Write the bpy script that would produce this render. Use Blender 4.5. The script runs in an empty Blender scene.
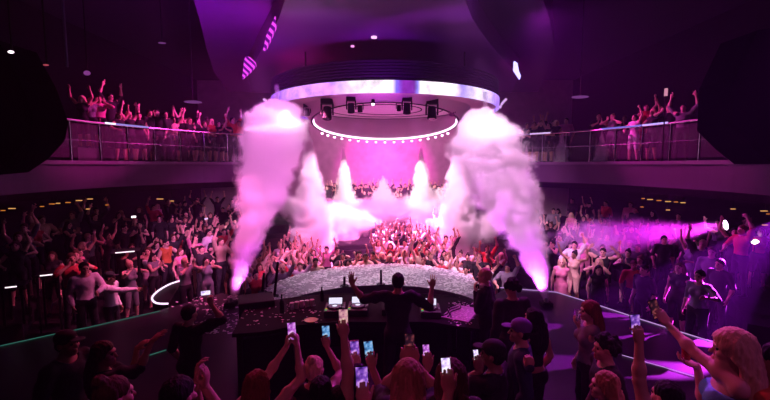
import bpy, bmesh, math, random
import numpy as np
from mathutils import Vector, Matrix, Euler
SC = bpy.context.scene
COL = SC.collection
random.seed(7)
rng = np.random.default_rng(7)
PI = math.pi
R = math.radians

# ------------------------------------------------------------------ camera
CAMZ = 4.5
FPX = 400.0
PITCH = math.atan(35 / FPX)
cd = bpy.data.cameras.new('camera')
cd.sensor_width = 36.0
cd.lens = 36.0 * FPX / 770.0
cd.clip_start = 0.05
cd.clip_end = 200
cam = bpy.data.objects.new('camera', cd)
COL.objects.link(cam)
cam.location = (0, 0, CAMZ)
cam.rotation_euler = (PI / 2 - PITCH, 0, 0)
SC.camera = cam
_f = Vector((0, math.cos(PITCH), -math.sin(PITCH)))
_u = Vector((0, math.sin(PITCH), math.cos(PITCH)))
_r = Vector((1, 0, 0))
_o = Vector((0, 0, CAMZ))


def ray(px, py):
    return _f + _r * ((px - 385) / FPX) + _u * ((200 - py) / FPX)


def P(px, py, D):
    "world point seen at a pixel, at world depth D (metres along y)"
    d = ray(px, py)
    return _o + d * (D / d.y)


def Pz(px, py, z):
    d = ray(px, py)
    return _o + d * ((z - CAMZ) / d.z)


def project(p):
    d = Vector(p) - _o
    k = d.dot(_f)
    return 385 + FPX * d.dot(_r) / k, 200 - FPX * d.dot(_u) / k



# ------------------------------------------------------------------ materials
MATS = {}


def mat(name, col, rough=0.6, metal=0.0, emit=None, estr=0.0, var=0.0, vscale=20.0, alpha=1.0, trans=0.0, spec=0.5, bump=0.0, stretch=None):
    if name in MATS:
        return MATS[name]
    m = bpy.data.materials.new(name)
    m.use_nodes = True
    nt = m.node_tree
    b = nt.nodes['Principled BSDF']
    b.inputs['Base Color'].default_value = (*col, 1)
    b.inputs['Roughness'].default_value = rough
    b.inputs['Metallic'].default_value = metal
    b.inputs['Specular IOR Level'].default_value = spec
    if alpha < 1:
        b.inputs['Alpha'].default_value = alpha
    if trans:
        b.inputs['Transmission Weight'].default_value = trans
    if emit:
        b.inputs['Emission Color'].default_value = (*emit, 1)
        b.inputs['Emission Strength'].default_value = estr
    if var or bump:
        tc = nt.nodes.new('ShaderNodeTexCoord')
        nz = nt.nodes.new('ShaderNodeTexNoise')
        nz.inputs['Scale'].default_value = vscale
        nz.inputs['Detail'].default_value = 4
        if stretch:
            mp = nt.nodes.new('ShaderNodeMapping')
            mp.inputs['Scale'].default_value = stretch
            nt.links.new(tc.outputs['Object'], mp.inputs['Vector'])
            nt.links.new(mp.outputs[0], nz.inputs['Vector'])
        else:
            nt.links.new(tc.outputs['Object'], nz.inputs['Vector'])
        if var:
            mx = nt.nodes.new('ShaderNodeMix')
            mx.data_type = 'RGBA'
            mx.inputs[6].default_value = (*[c * (1 - var) for c in col], 1)
            mx.inputs[7].default_value = (*[min(1, c * (1 + var)) for c in col], 1)
            nt.links.new(nz.outputs['Fac'], mx.inputs[0])
            nt.links.new(mx.outputs[2], b.inputs['Base Color'])
        if bump:
            bp = nt.nodes.new('ShaderNodeBump')
            bp.inputs['Strength'].default_value = bump
            bp.inputs['Distance'].default_value = 0.01
            nt.links.new(nz.outputs['Fac'], bp.inputs['Height'])
            nt.links.new(bp.outputs['Normal'], b.inputs['Normal'])
    MATS[name] = m
    return m


def emat(name, col, s):
    if name in MATS:
        return MATS[name]
    m = bpy.data.materials.new(name)
    m.use_nodes = True
    nt = m.node_tree
    nt.nodes.clear()
    e = nt.nodes.new('ShaderNodeEmission')
    e.inputs[0].default_value = (*col, 1)
    e.inputs[1].default_value = s
    o = nt.nodes.new('ShaderNodeOutputMaterial')
    nt.links.new(e.outputs[0], o.inputs[0])
    MATS[name] = m
    return m


def smoke_mat(name, dens, col, aniso=0.1):
    if name in MATS:
        return MATS[name]
    m = bpy.data.materials.new(name)
    m.use_nodes = True
    nt = m.node_tree
    nt.nodes.clear()
    v = nt.nodes.new('ShaderNodeVolumeScatter')
    v.inputs['Color'].default_value = (*col, 1)
    v.inputs['Density'].default_value = dens
    v.inputs['Anisotropy'].default_value = aniso
    o = nt.nodes.new('ShaderNodeOutputMaterial')
    nt.links.new(v.outputs[0], o.inputs['Volume'])
    MATS[name] = m
    return m


# ------------------------------------------------------------------ objects
def tag(o, label=None, cat=None, group=None, kind=None):
    if label: o['label'] = label
    if cat: o['category'] = cat
    if group: o['group'] = group
    if kind: o['kind'] = kind
    return o


def link(o, parent=None):
    COL.objects.link(o)
    if parent is not None:
        o.parent = parent
    return o


def empty(name, loc=(0, 0, 0), rz=0.0):
    o = bpy.data.objects.new(name, None)
    o.location = loc
    o.rotation_euler = (0, 0, rz)
    o.empty_display_size = 0.1
    return link(o)


def mesh_np(name, verts, faces, mats, fmat=None, smooth=True):
    me = bpy.data.meshes.new(name)
    verts = np.asarray(verts, np.float32)
    faces = np.asarray(faces, np.int32)
    n = len(faces)
    me.vertices.add(len(verts))
    me.vertices.foreach_set('co', verts.ravel())
    me.loops.add(n * 4)
    me.loops.foreach_set('vertex_index', faces.ravel())
    me.polygons.add(n)
    me.polygons.foreach_set('loop_start', np.arange(n, dtype=np.int32) * 4)
    for m in mats:
        me.materials.append(m)
    if fmat is not None:
        me.polygons.foreach_set('material_index', fmat.astype(np.int32))
    me.polygons.foreach_set('use_smooth', np.full(n, smooth))
    me.update(calc_edges=True)
    me.validate()
    return me


class MB:
    "collects shapes into one mesh object"

    def __init__(s):
        s.bm = bmesh.new()

    def box(s, c, d, rot=None, bev=0.0, mi=0):
        r = bmesh.ops.create_cube(s.bm, size=1.0)
        vs = r['verts']
        bmesh.ops.scale(s.bm, vec=Vector(d), verts=vs)
        if bev:
            es = list({e for v in vs for e in v.link_edges})
            rr = bmesh.ops.bevel(s.bm, geom=es, offset=bev, segments=2, affect='EDGES', profile=0.5)
            vs = list({v for f in rr['faces'] for v in f.verts} | {v for v in vs if v.is_valid})
        if rot is not None:
            bmesh.ops.rotate(s.bm, cent=(0, 0, 0), matrix=rot, verts=vs)
        bmesh.ops.translate(s.bm, vec=Vector(c), verts=vs)
        if mi:
            for f in {f for v in vs for f in v.link_faces}: f.material_index = mi
        return s

    def cyl(s, a, b, r1, r2=None, n=12, mi=0):
        a, b = Vector(a), Vector(b)
        r2 = r1 if r2 is None else r2
        d = b - a
        res = bmesh.ops.create_cone(s.bm, cap_ends=True, segments=n, radius1=r1, radius2=r2, depth=d.length)
        vs = res['verts']
        q = Vector((0, 0, 1)).rotation_difference(d.normalized()).to_matrix()
        bmesh.ops.rotate(s.bm, cent=(0, 0, 0), matrix=q, verts=vs)
        bmesh.ops.translate(s.bm, vec=(a + b) / 2, verts=vs)
        if mi:
            for f in {f for v in vs for f in v.link_faces}: f.material_index = mi
        return s

    def sph(s, c, r, n=10, sc=(1, 1, 1)):
        res = bmesh.ops.create_uvsphere(s.bm, u_segments=n, v_segments=max(6, n // 2 + 2), radius=r)
        bmesh.ops.scale(s.bm, vec=sc, verts=res['verts'])
        bmesh.ops.translate(s.bm, vec=Vector(c), verts=res['verts'])
        return s

    def tube(s, pts, r, n=8, closed=False):
        pts = [Vector(p) for p in pts]
        rings = []
        m = len(pts)
        for i, p in enumerate(pts):
            if closed:
                t = pts[(i + 1) % m] - pts[i - 1]
            else:
                t = pts[min(i + 1, m - 1)] - pts[max(i - 1, 0)]
            t.normalize()
            up = Vector((0, 0, 1)) if abs(t.z) < .9 else Vector((1, 0, 0))
            x = t.cross(up).normalized()
            y = x.cross(t)
            rings.append([s.bm.verts.new(p + x * r * math.cos(2 * PI * k / n) + y * r * math.sin(2 * PI * k / n)) for k in range(n)])
        for i in range(m if closed else m - 1):
            A, B = rings[i], rings[(i + 1) % m]
            for k in range(n):
                s.bm.faces.new((A[k], A[(k + 1) % n], B[(k + 1) % n], B[k]))
        if not closed:
            s.bm.faces.new(rings[0])
            s.bm.faces.new(list(reversed(rings[-1])))
        return s

    def prism(s, pts, z0, z1):
        "polygon in xy, extruded in z"
        lo = [s.bm.verts.new((p[0], p[1], z0)) for p in pts]
        hi = [s.bm.verts.new((p[0], p[1], z1)) for p in pts]
        n = len(pts)
        s.bm.faces.new(list(reversed(lo)))
        s.bm.faces.new(hi)
        for i in range(n):
            s.bm.faces.new((lo[i], lo[(i + 1) % n], hi[(i + 1) % n], hi[i]))
        return s

    def band(s, inner, outer, z0, z1, closed=False):
        "strip between two polylines (xy), thick from z0 to z1 (numbers or lists)"
        n = len(inner)
        g = lambda z, i: z[i] if hasattr(z, '__len__') else z
        V = lambda p, z: s.bm.verts.new((p[0], p[1], z))
        il = [V(inner[i], g(z0, i)) for i in range(n)]
        ih = [V(inner[i], g(z1, i)) for i in range(n)]
        ol = [V(outer[i], g(z0, i)) for i in range(n)]
        oh = [V(outer[i], g(z1, i)) for i in range(n)]
        for i in range(n if closed else n - 1):
            j = (i + 1) % n
            s.bm.faces.new((ih[i], ih[j], oh[j], oh[i]))
            s.bm.faces.new((il[j], il[i], ol[i], ol[j]))
            s.bm.faces.new((il[i], il[j], ih[j], ih[i]))
            s.bm.faces.new((ol[j], ol[i], oh[i], oh[j]))
        if not closed:
            s.bm.faces.new((il[0], ih[0], oh[0], ol[0]))
            s.bm.faces.new((ol[-1], oh[-1], ih[-1], il[-1]))
        return s

    def build(s, name, m, parent=None, smooth=False):
        bmesh.ops.recalc_face_normals(s.bm, faces=s.bm.faces)
        me = bpy.data.meshes.new(name)
        s.bm.to_mesh(me)
        s.bm.free()
        for x in (m if isinstance(m, (list, tuple)) else [m]):
            me.materials.append(x)
        if smooth:
            me.polygons.foreach_set('use_smooth', np.full(len(me.polygons), True))
        return link(bpy.data.objects.new(name, me), parent)


def struct(o):
    o['kind'] = 'structure'
    return o


def copy_tree(o, parent=None):
    c = o.copy()
    COL.objects.link(c)
    if parent is not None:
        c.parent = parent
    for ch in list(o.children):
        copy_tree(ch, c)
    return c


# ------------------------------------------------------------------ smooth shapes grown from rounded limbs
def rotm(rx=0, ry=0, rz=0):
    return np.array(Euler((rx, ry, rz)).to_matrix())


class Prim:
    def __init__(s, kind, lab, k, name='', **kw):
        s.kind, s.lab, s.k, s.name = kind, lab, k, name
        s.__dict__.update(kw)

    def inflate(s, e):
        q = Prim(s.kind, s.lab, s.k, s.name)
        q.__dict__.update(s.__dict__)
        if s.kind == 'rc':
            q.ra, q.rb = s.ra + e, s.rb + e
        else:
            q.r = s.r + e
        return q

    def bbox(s):
        if s.kind == 'rc':
            m = max(s.ra, s.rb)
            return np.minimum(s.a, s.b) - m, np.maximum(s.a, s.b) + m
        m = np.sqrt(((s.R * s.r[None, :]) ** 2).sum(1))
        return s.c - m, s.c + m

    def dist(s, X, Y, Z):
        if s.kind == 'rc':
            ab = s.b - s.a
            L = max(float(ab @ ab), 1e-9)
            x, y, z = X - s.a[0], Y - s.a[1], Z - s.a[2]
            t = np.clip((x * ab[0] + y * ab[1] + z * ab[2]) / L, 0, 1)
            return np.sqrt((x - t * ab[0]) ** 2 + (y - t * ab[1]) ** 2 + (z - t * ab[2]) ** 2) - (s.ra + t * (s.rb - s.ra))
        x, y, z = X - s.c[0], Y - s.c[1], Z - s.c[2]
        q = [(s.R[0, i] * x + s.R[1, i] * y + s.R[2, i] * z) for i in range(3)]
        k0 = np.sqrt(sum((q[i] / s.r[i]) ** 2 for i in range(3)))
        k1 = np.sqrt(sum((q[i] / s.r[i] ** 2) ** 2 for i in range(3)))
        return k0 * (k0 - 1) / np.maximum(k1, 1e-6)


def A3(*v):
    return np.array(v, float)


def rc(a, b, ra, rb, lab=0, k=0.02, name=''):
    return Prim('rc', lab, k, name, a=np.array(a, float), b=np.array(b, float), ra=ra, rb=rb)


def el(c, r, lab=0, k=0.02, name='', Rm=None):
    return Prim('el', lab, k, name, c=np.array(c, float), r=np.array(r, float), R=np.eye(3) if Rm is None else Rm)


def grow(prims, h, subs=(), planes=(), noise=0.0, nscale=8.0, strand=0.0):
    "surface of the smooth union of PRIMS minus SUBS, cut by PLANES (point, outward normal): verts, quads, label per vertex"
    lo = np.min([p.bbox()[0] for p in prims], 0) - 2.5 * h
    hi = np.max([p.bbox()[1] for p in prims], 0) + 2.5 * h
    n = np.ceil((hi - lo) / h).astype(int) + 1
    ax = [(lo[i] + h * np.arange(n[i])).astype(np.float32) for i in range(3)]
    D = np.full(n, 0.2, np.float32)

    def sl(p, m):
        a, b = p.bbox()
        i0 = np.clip(np.floor((a - m - lo) / h).astype(int), 0, n)
        i1 = np.clip(np.ceil((b + m - lo) / h).astype(int) + 1, 0, n)
        return tuple(slice(i0[i], i1[i]) for i in range(3))

    def gr(S):
        return ax[0][S[0]][:, None, None], ax[1][S[1]][None, :, None], ax[2][S[2]][None, None, :]
    for p in prims:
        S = sl(p, p.k + 2 * h)
        d = p.dist(*gr(S)).astype(np.float32)
        a = D[S]
        hh = np.maximum(p.k - np.abs(a - d), 0) / max(p.k, 1e-6)
        D[S] = np.minimum(a, d) - hh * hh * p.k * 0.25
    for p in subs:
        S = sl(p, 2 * h)
        D[S] = np.maximum(D[S], -p.dist(*gr(S)).astype(np.float32))
    G = (ax[0][:, None, None], ax[1][None, :, None], ax[2][None, None, :])
    for q, nn in planes:
        D = np.maximum(D, ((G[0] - q[0]) * nn[0] + (G[1] - q[1]) * nn[1] + (G[2] - q[2]) * nn[2]).astype(np.float32))
    if noise:
        s1, s2 = nscale, nscale * 2.3
        D = D + noise * (np.sin(G[0] * s1 + 1.3 * np.sin(G[2] * s1 * .7)) * np.sin(G[1] * s1 * 1.1 + 2) * np.sin(G[2] * s1 * .9 + 1 + np.sin(G[0] * s1 * .6)) +
                         .5 * np.sin(G[0] * s2 + G[2] * 3) * np.sin(G[1] * s2 + 1) * np.sin(G[2] * s2 * 1.1)).astype(np.float32)
    if strand:
        D = D + strand * (np.sin(G[0] * 150 + 2 * np.sin(G[2] * 14)) * np.sin(G[1] * 140 + 1.5 * np.sin(G[2] * 11 + 1)) + .6 * np.sin(G[0] * 260 + G[2] * 25) * np.sin(G[1] * 240 - G[2] * 20)).astype(np.float32)
    V, F = surface(D, lo, h)
    if not len(V):
        return V, F, np.zeros(0, int)
    best = np.full(len(V), 1e9)
    lab = np.zeros(len(V), int)
    for p in prims:
        d = p.dist(V[:, 0], V[:, 1], V[:, 2]) + (.0045 if p.lab in (5, 6) and h < .015 else 0)
        m = d < best
        best[m] = d[m]
        lab[m] = p.lab
    return V, F, lab


def surface(D, lo, h):
    s = D < 0
    nx, ny, nz = D.shape
    c = np.zeros((nx - 1, ny - 1, nz - 1), np.int8)
    for i in (0, 1):
        for j in (0, 1):
            for k in (0, 1):
                c += s[i:nx - 1 + i, j:ny - 1 + j, k:nz - 1 + k]
    act = np.argwhere((c > 0) & (c < 8))
    if not len(act):
        return np.zeros((0, 3)), np.zeros((0, 4), int)
    idx = np.full(c.shape, -1, np.int32)
    idx[act[:, 0], act[:, 1], act[:, 2]] = np.arange(len(act))
    acc = np.zeros((len(act), 3))
    cnt = np.zeros(len(act))
    cor = [(i, j, k) for i in (0, 1) for j in (0, 1) for k in (0, 1)]
    vals = {q: D[act[:, 0] + q[0], act[:, 1] + q[1], act[:, 2] + q[2]] for q in cor}
    for p in cor:
        for a in range(3):
            if p[a] == 0:
                q = list(p); q[a] = 1; q = tuple(q)
                d0, d1 = vals[p], vals[q]
                m = (d0 < 0) != (d1 < 0)
                t = np.where(m, d0 / np.where(m, d0 - d1, 1), 0)
                for b in range(3):
                    acc[:, b] += np.where(m, p[b] + (t if b == a else 0), 0)
                cnt += m
    V = lo + h * (act + acc / cnt[:, None])
    F = []
    for a in range(3):
        b, cc = (a + 1) % 3, (a + 2) % 3
        sa = np.moveaxis(s, (a, b, cc), (0, 1, 2))
        ia = np.moveaxis(idx, (a, b, cc), (0, 1, 2))
        e = np.argwhere(sa[:-1, 1:-1, 1:-1] != sa[1:, 1:-1, 1:-1])
        if not len(e):
            continue
        i, j, k = e[:, 0], e[:, 1] + 1, e[:, 2] + 1
        q = np.stack([ia[i, j - 1, k - 1], ia[i, j, k - 1], ia[i, j, k], ia[i, j - 1, k]], 1)
        flip = ~sa[i, j, k]
        q[flip] = q[flip][:, ::-1]
        F.append(q)
    return V, np.concatenate(F)


# ------------------------------------------------------------------ people
def ik(S, T, l1, l2, pole):
    d = T - S
    L = np.linalg.norm(d)
    mx = (l1 + l2) * 0.995
    if L > mx:
        T = S + d * (mx / L); d = T - S; L = mx
    if L < abs(l1 - l2) + .08:
        T = S + d / max(L, 1e-6) * (abs(l1 - l2) + .08); d = T - S; L = abs(l1 - l2) + .08
    u = d / L
    a = (l1 * l1 - l2 * l2 + L * L) / (2 * L)
    hh = math.sqrt(max(l1 * l1 - a * a, 0))
    p = pole - u * (pole @ u)
    p = p / max(np.linalg.norm(p), 1e-6)
    return S + u * a + p * hh, T


def unit(v):
    v = np.array(v, float)
    return v / max(np.linalg.norm(v), 1e-9)


def figure(female=False, lean=0.0, yaw=0.0, pitch=0.0, tilt=0.0, hands=None, sleeve='short', hair='short', low=False, legs='trousers', top=True,
           stance=0.1, knee=0.0, seed=0, hv=1.0):
    """prims of a 1.75 m figure facing -y, feet at z=0. hands: {'R': (wrist, handdir, palm, style, pole)}; returns dict"""
    B, HR, HS, TOP, BOT, TS = [], [], [], [], [], []
    bx = 0.94 if female else 1.03
    Rl = rotm(rx=lean)
    piv = A3(0, 0, .95)
    T = lambda x, y, z: piv + Rl @ (A3(x, y, z) - piv)
    fat = 1.25 if low else 1.0
    tl = 1 if top else 0
    sh = .165 if female else .19
    hipw = .17 if female else .155
    wa = .118 if female else .14
    tor = [el(T(0, 0, 1.28), (sh * .9, .108, .175), tl, .03, 'torso', Rl), el(T(0, .005, 1.09), (wa, .095, .16), tl, .05, 'torso', Rl),
           el(T(0, .01, .95), (hipw, .118, .12), 2, .05, 'hips', Rl)]
    if female:
        for s in (-1, 1):
            tor.append(el(T(s * .07, -.085, 1.27), (.062, .055, .062), tl, .03, 'torso', Rl))
    for s in (-1, 1):
        tor.append(rc(T(0, .02, 1.42), T(s * sh * .92, .012, 1.405), .06, .052, tl, .04, 'torso'))
        tor.append(el(T(s * .075, .055, .9), (.085, .075, .095), 2, .03, 'hips', Rl))
    B += tor
    # legs
    bl = {'trousers': 2, 'skirt': 0, 'shorts': 0, 'dress': 0}[legs]
    for s in (-1, 1):
        hp = A3(s * .088, .005, .9); kn = A3(s * (.09 + stance * .3), -.02 - knee, .5); an = A3(s * (.085 + stance * .6), .03, .085)
        B.append(rc(hp, kn, .088, .056, 2 if legs != 'dress' else 0, .03, 'thigh'))
        B.append(rc(kn, an, .054, .036, bl, .02, 'calf'))
        B.append(el(kn * .65 + an * .35 + A3(0, .022, 0), (.048, .05, .11), bl, .03, 'calf'))
        toe = an + A3(s * .015, -.15, -.055); heel = an + A3(0, .03, -.045)
        B.append(rc(heel, toe, .04, .03, 4, .02, 'foot'))
    # neck, head
    Rh = Rl @ rotm(rz=yaw) @ rotm(rx=pitch) @ rotm(ry=tilt)
    hc = T(0, -.012, 1.605)
    H = lambda x, y, z: hc + Rh @ (A3(x, y, z) * .96)
    B.append(rc(T(0, .022, 1.42), H(0, .015, -.05), .056 if not female else .048, .05 if not female else .044, 0, .03, 'neck'))
    he = lambda c, r, lab=0, k=.015, n='head': el(H(*c), np.array(r) * .96, lab, k, n, Rh)
    head = [he((0, .012, .03), (.074, .094, .092)), he((0, -.03, -.05), (.056, .06, .072), k=.03)]
    subs = []
    if not low:
        head += [rc(H(0, -.084, .005), H(0, -.108, -.034), .008, .013, 0, .012, 'head'), he((0, -.078, .025), (.052, .02, .012), k=.02), he((0, -.074, -.1), (.024, .022, .02), k=.03),
                 he((.0, -.086, -.066), (.026, .011, .006), 6, .004), he((.0, -.086, -.075), (.021, .011, .006), 6, .004)]
        for s in (-1, 1):
            head += [he((s * .077, .012, -.012), (.012, .024, .032), k=.01), he((s * .045, -.062, -.03), (.024, .024, .022), k=.02)]
            subs.append(he((s * .031, -.102, .002), (.017, .016, .011)))
            head.append(he((s * .031, -.08, .002), (.0115, .011, .0085), 5, .001))
    else:
        head += [rc(H(0, -.085, .0), H(0, -.11, -.034), .012, .016, 0, .012, 'head')]
        for s in (-1, 1):
            head.append(he((s * .031, -.083, .0), (.018, .012, .013), 5, .002))
        head.append(he((0, -.083, -.07), (.026, .014, .01), 6, .002))
    B += head
    # hair
    hh = lambda c, r, k=.02: el(H(*c), np.array(r) * .96 * hv, 3, k, 'hair', Rh)
    Hl = lambda x, y, z: T(x, y, z)
    if hair in ('short', 'long', 'cap', 'bun', 'curly', 'wavy'):
        HR.append(hh((0, .02, .045), (.084, .1, .088)))
        HS += [el(H(0, -.13, -.03), A3(.075, .085, .1), 0, 0, '', Rh), el(H(0, -.02, -.12), A3(.2, .06, .1), 0, 0, '', Rh)]
        if hair == 'short':
            HR.append(hh((0, .05, .01), (.078, .062, .09)))
        if hair in ('long', 'wavy'):
            Ln = .30 if hair == 'long' else .24
            HR += [hh((0, .05, -.03), (.094, .07, .13)), el(T(0, .08 + .02 * hv, 1.5 - Ln * .5 * hv), (.125 * hv, .06 * hv, Ln * .8 * hv), 3, .05, 'hair')]
            for s in (-1, 1):
                HR += [rc(H(s * .072, .015, .04), T(s * .105, .01, 1.5 - Ln * .6), .032, .042, 3, .04, 'hair'), rc(H(s * .06, .06, .0), T(s * .09, .085, 1.54 - Ln), .04, .038, 3, .03, 'hair')]
                if hair == 'wavy':
                    for q in range(3):
                        HR.append(el(T(s * (.1 + .015 * (q % 2)), .05, 1.52 - q * .075), (.05, .055, .042), 3, .02, 'hair'))
        if hair == 'bun':
            HR += [hh((0, .05, .01), (.078, .062, .09)), hh((0, .08, .13), (.042, .042, .04))]
        if hair == 'curly':
            r2 = np.random.default_rng(seed)
            for q in range(34):
                v = unit(r2.normal(size=3))
                if v[1] < -.45 and v[2] < .5: continue
                if v[2] < -.75: continue
                HR.append(hh(tuple(A3(0, .025, .035) + v * A3(.088, .1, .095)), (.034, .034, .034), .012))
        if hair == 'cap':
            HR += [hh((0, .012, .062), (.086, .102, .07)), hh((0, -.115, .045), (.066, .07, .011), .01)]
            HS = [el(H(0, -.12, -.055), A3(.09, .09, .085), 0, 0, '', Rh), el(H(0, -.02, -.1), A3(.2, .2, .09), 0, 0, '', Rh)]
    # arms
    info = {}
    hands = hands or {}
    for key, s in (('R', -1), ('L', 1)):
        S = T(s * sh, .012, 1.40)
        spec = hands.get(key)
        if spec is None:
            spec = (T(s * .24, -.06, .88), A3(0, -.15, -1), A3(-s, 0, 0), 'relax', A3(s * .4, 1, 0))
        W = np.array(spec[0], float)
        pole = np.array(spec[4], float) if len(spec) > 4 and spec[4] is not None else A3(s * 1.0, .3, -.6)
        dS = W - S
        if W[2] > 1.45: S = S + A3(-s * .015, 0, .03)
        E, W = ik(S, W, .30, .265, pole)
        sl_u = tl if sleeve in ('short', 'long') else 0
        sl_f = tl if sleeve == 'long' else 0
        am = .9 if female else 1.05
        B.append(rc(S, E, .052 * am, .041 * am, sl_u, .03, 'uarm'))
        B.append(el(S * .55 + E * .45, A3(.046, .046, .07) * am, sl_u, .03, 'uarm'))
        B.append(rc(E, W, .041 * am, .027 * am, sl_f, .015, 'farm'))
        B.append(el(E * .72 + W * .28, A3(.043, .043, .05) * am, sl_f, .03, 'farm'))
        fd = unit(W - E)
        hd = unit(spec[1]) if spec[1] is not None else fd
        pn = np.array(spec[2], float) if spec[2] is not None else A3(0, -1, 0)
        pn = pn - hd * (pn @ hd)
        pn = unit(pn)
        tdir = np.cross(hd, pn) * (1 if key == 'R' else -1)
        hs = .93 if female else 1.0
        st = spec[3]
        Q = lambda d, t, n: W + hs * (hd * d + tdir * t + pn * n)
        Rm = np.stack([tdir, pn, hd], 1)
        B.append(el(Q(.05, 0, 0), A3(.044, .019, .055) * hs * (1.1 if low else 1), 0, .015, 'hand', Rm))
        curl = {'open': (.12, .2, .15), 'relax': (.45, .5, .4), 'fist': (1.35, 1.6, 1.2), 'phone': (.75, .95, .6), 'point': (1.35, 1.6, 1.2), 'clap': (.05, .1, .1)}[st]
        lens = (.074, .083, .077, .06)
        spread = {'open': .13, 'clap': .05}.get(st, .03)
        for f in range(4):
            ofs = (1.5 - f) * .0205
            cu = curl if not (st == 'point' and f == 0) else (.05, .1, .1)
            b0 = Q(.092 - (.004 if f in (0, 3) else 0) - (.008 if f == 3 else 0), ofs, 0)
            a0 = 0.0
            side = spread * (1.5 - f)
            p0 = b0
            for j, (fr, dc) in enumerate(zip((.44, .32, .26), cu)):
                a0 += dc
                dv = hd * math.cos(a0) + pn * math.sin(a0)
                dv = unit(dv + tdir * math.sin(side) * math.cos(a0))
                p1 = p0 + dv * lens[f] * fr * hs * (1.0 if st != 'phone' else 1.0)
                r0 = (.0092 - .0008 * j) * fat * hs; r1 = (.0086 - .0009 * j) * fat * hs
                if f == 3: r0 *= .86; r1 *= .86
                B.append(rc(p0, p1, r0, r1, 0, .005, 'hand'))
                p0 = p1
        th = {'open': (.75, .75, .1), 'clap': (.9, .5, .1), 'relax': (.8, .45, .4), 'fist': (.55, .15, .9), 'point': (.55, .15, .9), 'phone': (.85, .45, .55)}[st]
        b0 = Q(.022, .03, .006)
        d1 = unit(hd * th[0] + tdir * th[1] + pn * th[2])
        d2 = unit(d1 + hd * .4 - (tdir * .5 if st in ('fist', 'point') else 0))
        m1 = b0 + d1 * .042 * hs
        B += [rc(b0, m1, .0135 * hs, .0105 * fat * hs, 0, .012, 'hand'), rc(m1, m1 + d2 * .034 * hs, .0102 * fat * hs, .0082 * fat * hs, 0, .004, 'hand')]
        info[key] = dict(W=W, E=E, S=S, hd=hd, pn=pn, td=tdir, hold=Q(.085, .0, .028), grip=Q(.07, 0, .03))
    info['head'] = hc
    return dict(B=B, subs=subs, HR=HR, HS=HS, T=T, info=info, Rl=Rl, hc=hc, Rh=Rh, piv=piv, female=female)


SKIN = [mat('skin_fair', (.72, .46, .36), .55), mat('skin_tan', (.55, .32, .22), .55), mat('skin_brown', (.32, .17, .11), .5)]
EYE = mat('eye_dark', (.02, .015, .015), .2)
LIP = mat('lip_rose', (.5, .12, .13), .4)
HAIRM = {'black': mat('hair_black', (.012, .01, .01), .7, spec=.2, bump=.9, vscale=70, stretch=(1, 1, .06)), 'brown': mat('hair_brown', (.09, .045, .025), .7, spec=.2, var=.6, bump=.9, vscale=60, stretch=(1, 1, .06)),
         'blonde': mat('hair_blonde', (.68, .5, .3), .7, spec=.2, var=.4, bump=.9, vscale=55, stretch=(1, 1, .06)), 'auburn': mat('hair_auburn', (.22, .07, .03), .7, spec=.2, var=.6, bump=.9, vscale=60, stretch=(1, 1, .06)),
         'light brown': mat('hair_light_brown', (.34, .2, .1), .7, spec=.2, var=.6, bump=.9, vscale=55, stretch=(1, 1, .06))}
CLOTH = {'black': mat('cloth_black', (.012, .012, .014), .85, var=.4, bump=.4, vscale=30), 'white': mat('cloth_white', (.8, .78, .78), .85, var=.08, bump=.5, vscale=18),
         'red': mat('cloth_red', (.45, .03, .04), .8, var=.2), 'grey': mat('cloth_grey', (.2, .2, .22), .85, var=.2), 'navy': mat('cloth_navy', (.03, .04, .1), .85, var=.2),
         'pink': mat('cloth_pink', (.75, .25, .4), .8, var=.15), 'blue': mat('cloth_blue', (.14, .5, .95), .7, var=.2, bump=.6, vscale=22), 'purple': mat('cloth_purple', (.16, .07, .3), .85, var=.25, bump=.4),
         'orange': mat('cloth_orange', (.6, .16, .04), .8, var=.2), 'beige': mat('cloth_beige', (.55, .42, .3), .85, var=.15)}
SHOE = mat('shoe_black', (.02, .02, .02), .5)


def clip_rc(p, f):
    q = Prim('rc', p.lab, p.k, p.name)
    q.__dict__.update(p.__dict__)
    q.b = p.a + (p.b - p.a) * f
    q.rb = p.ra + (p.rb - p.ra) * f
    return q


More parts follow.
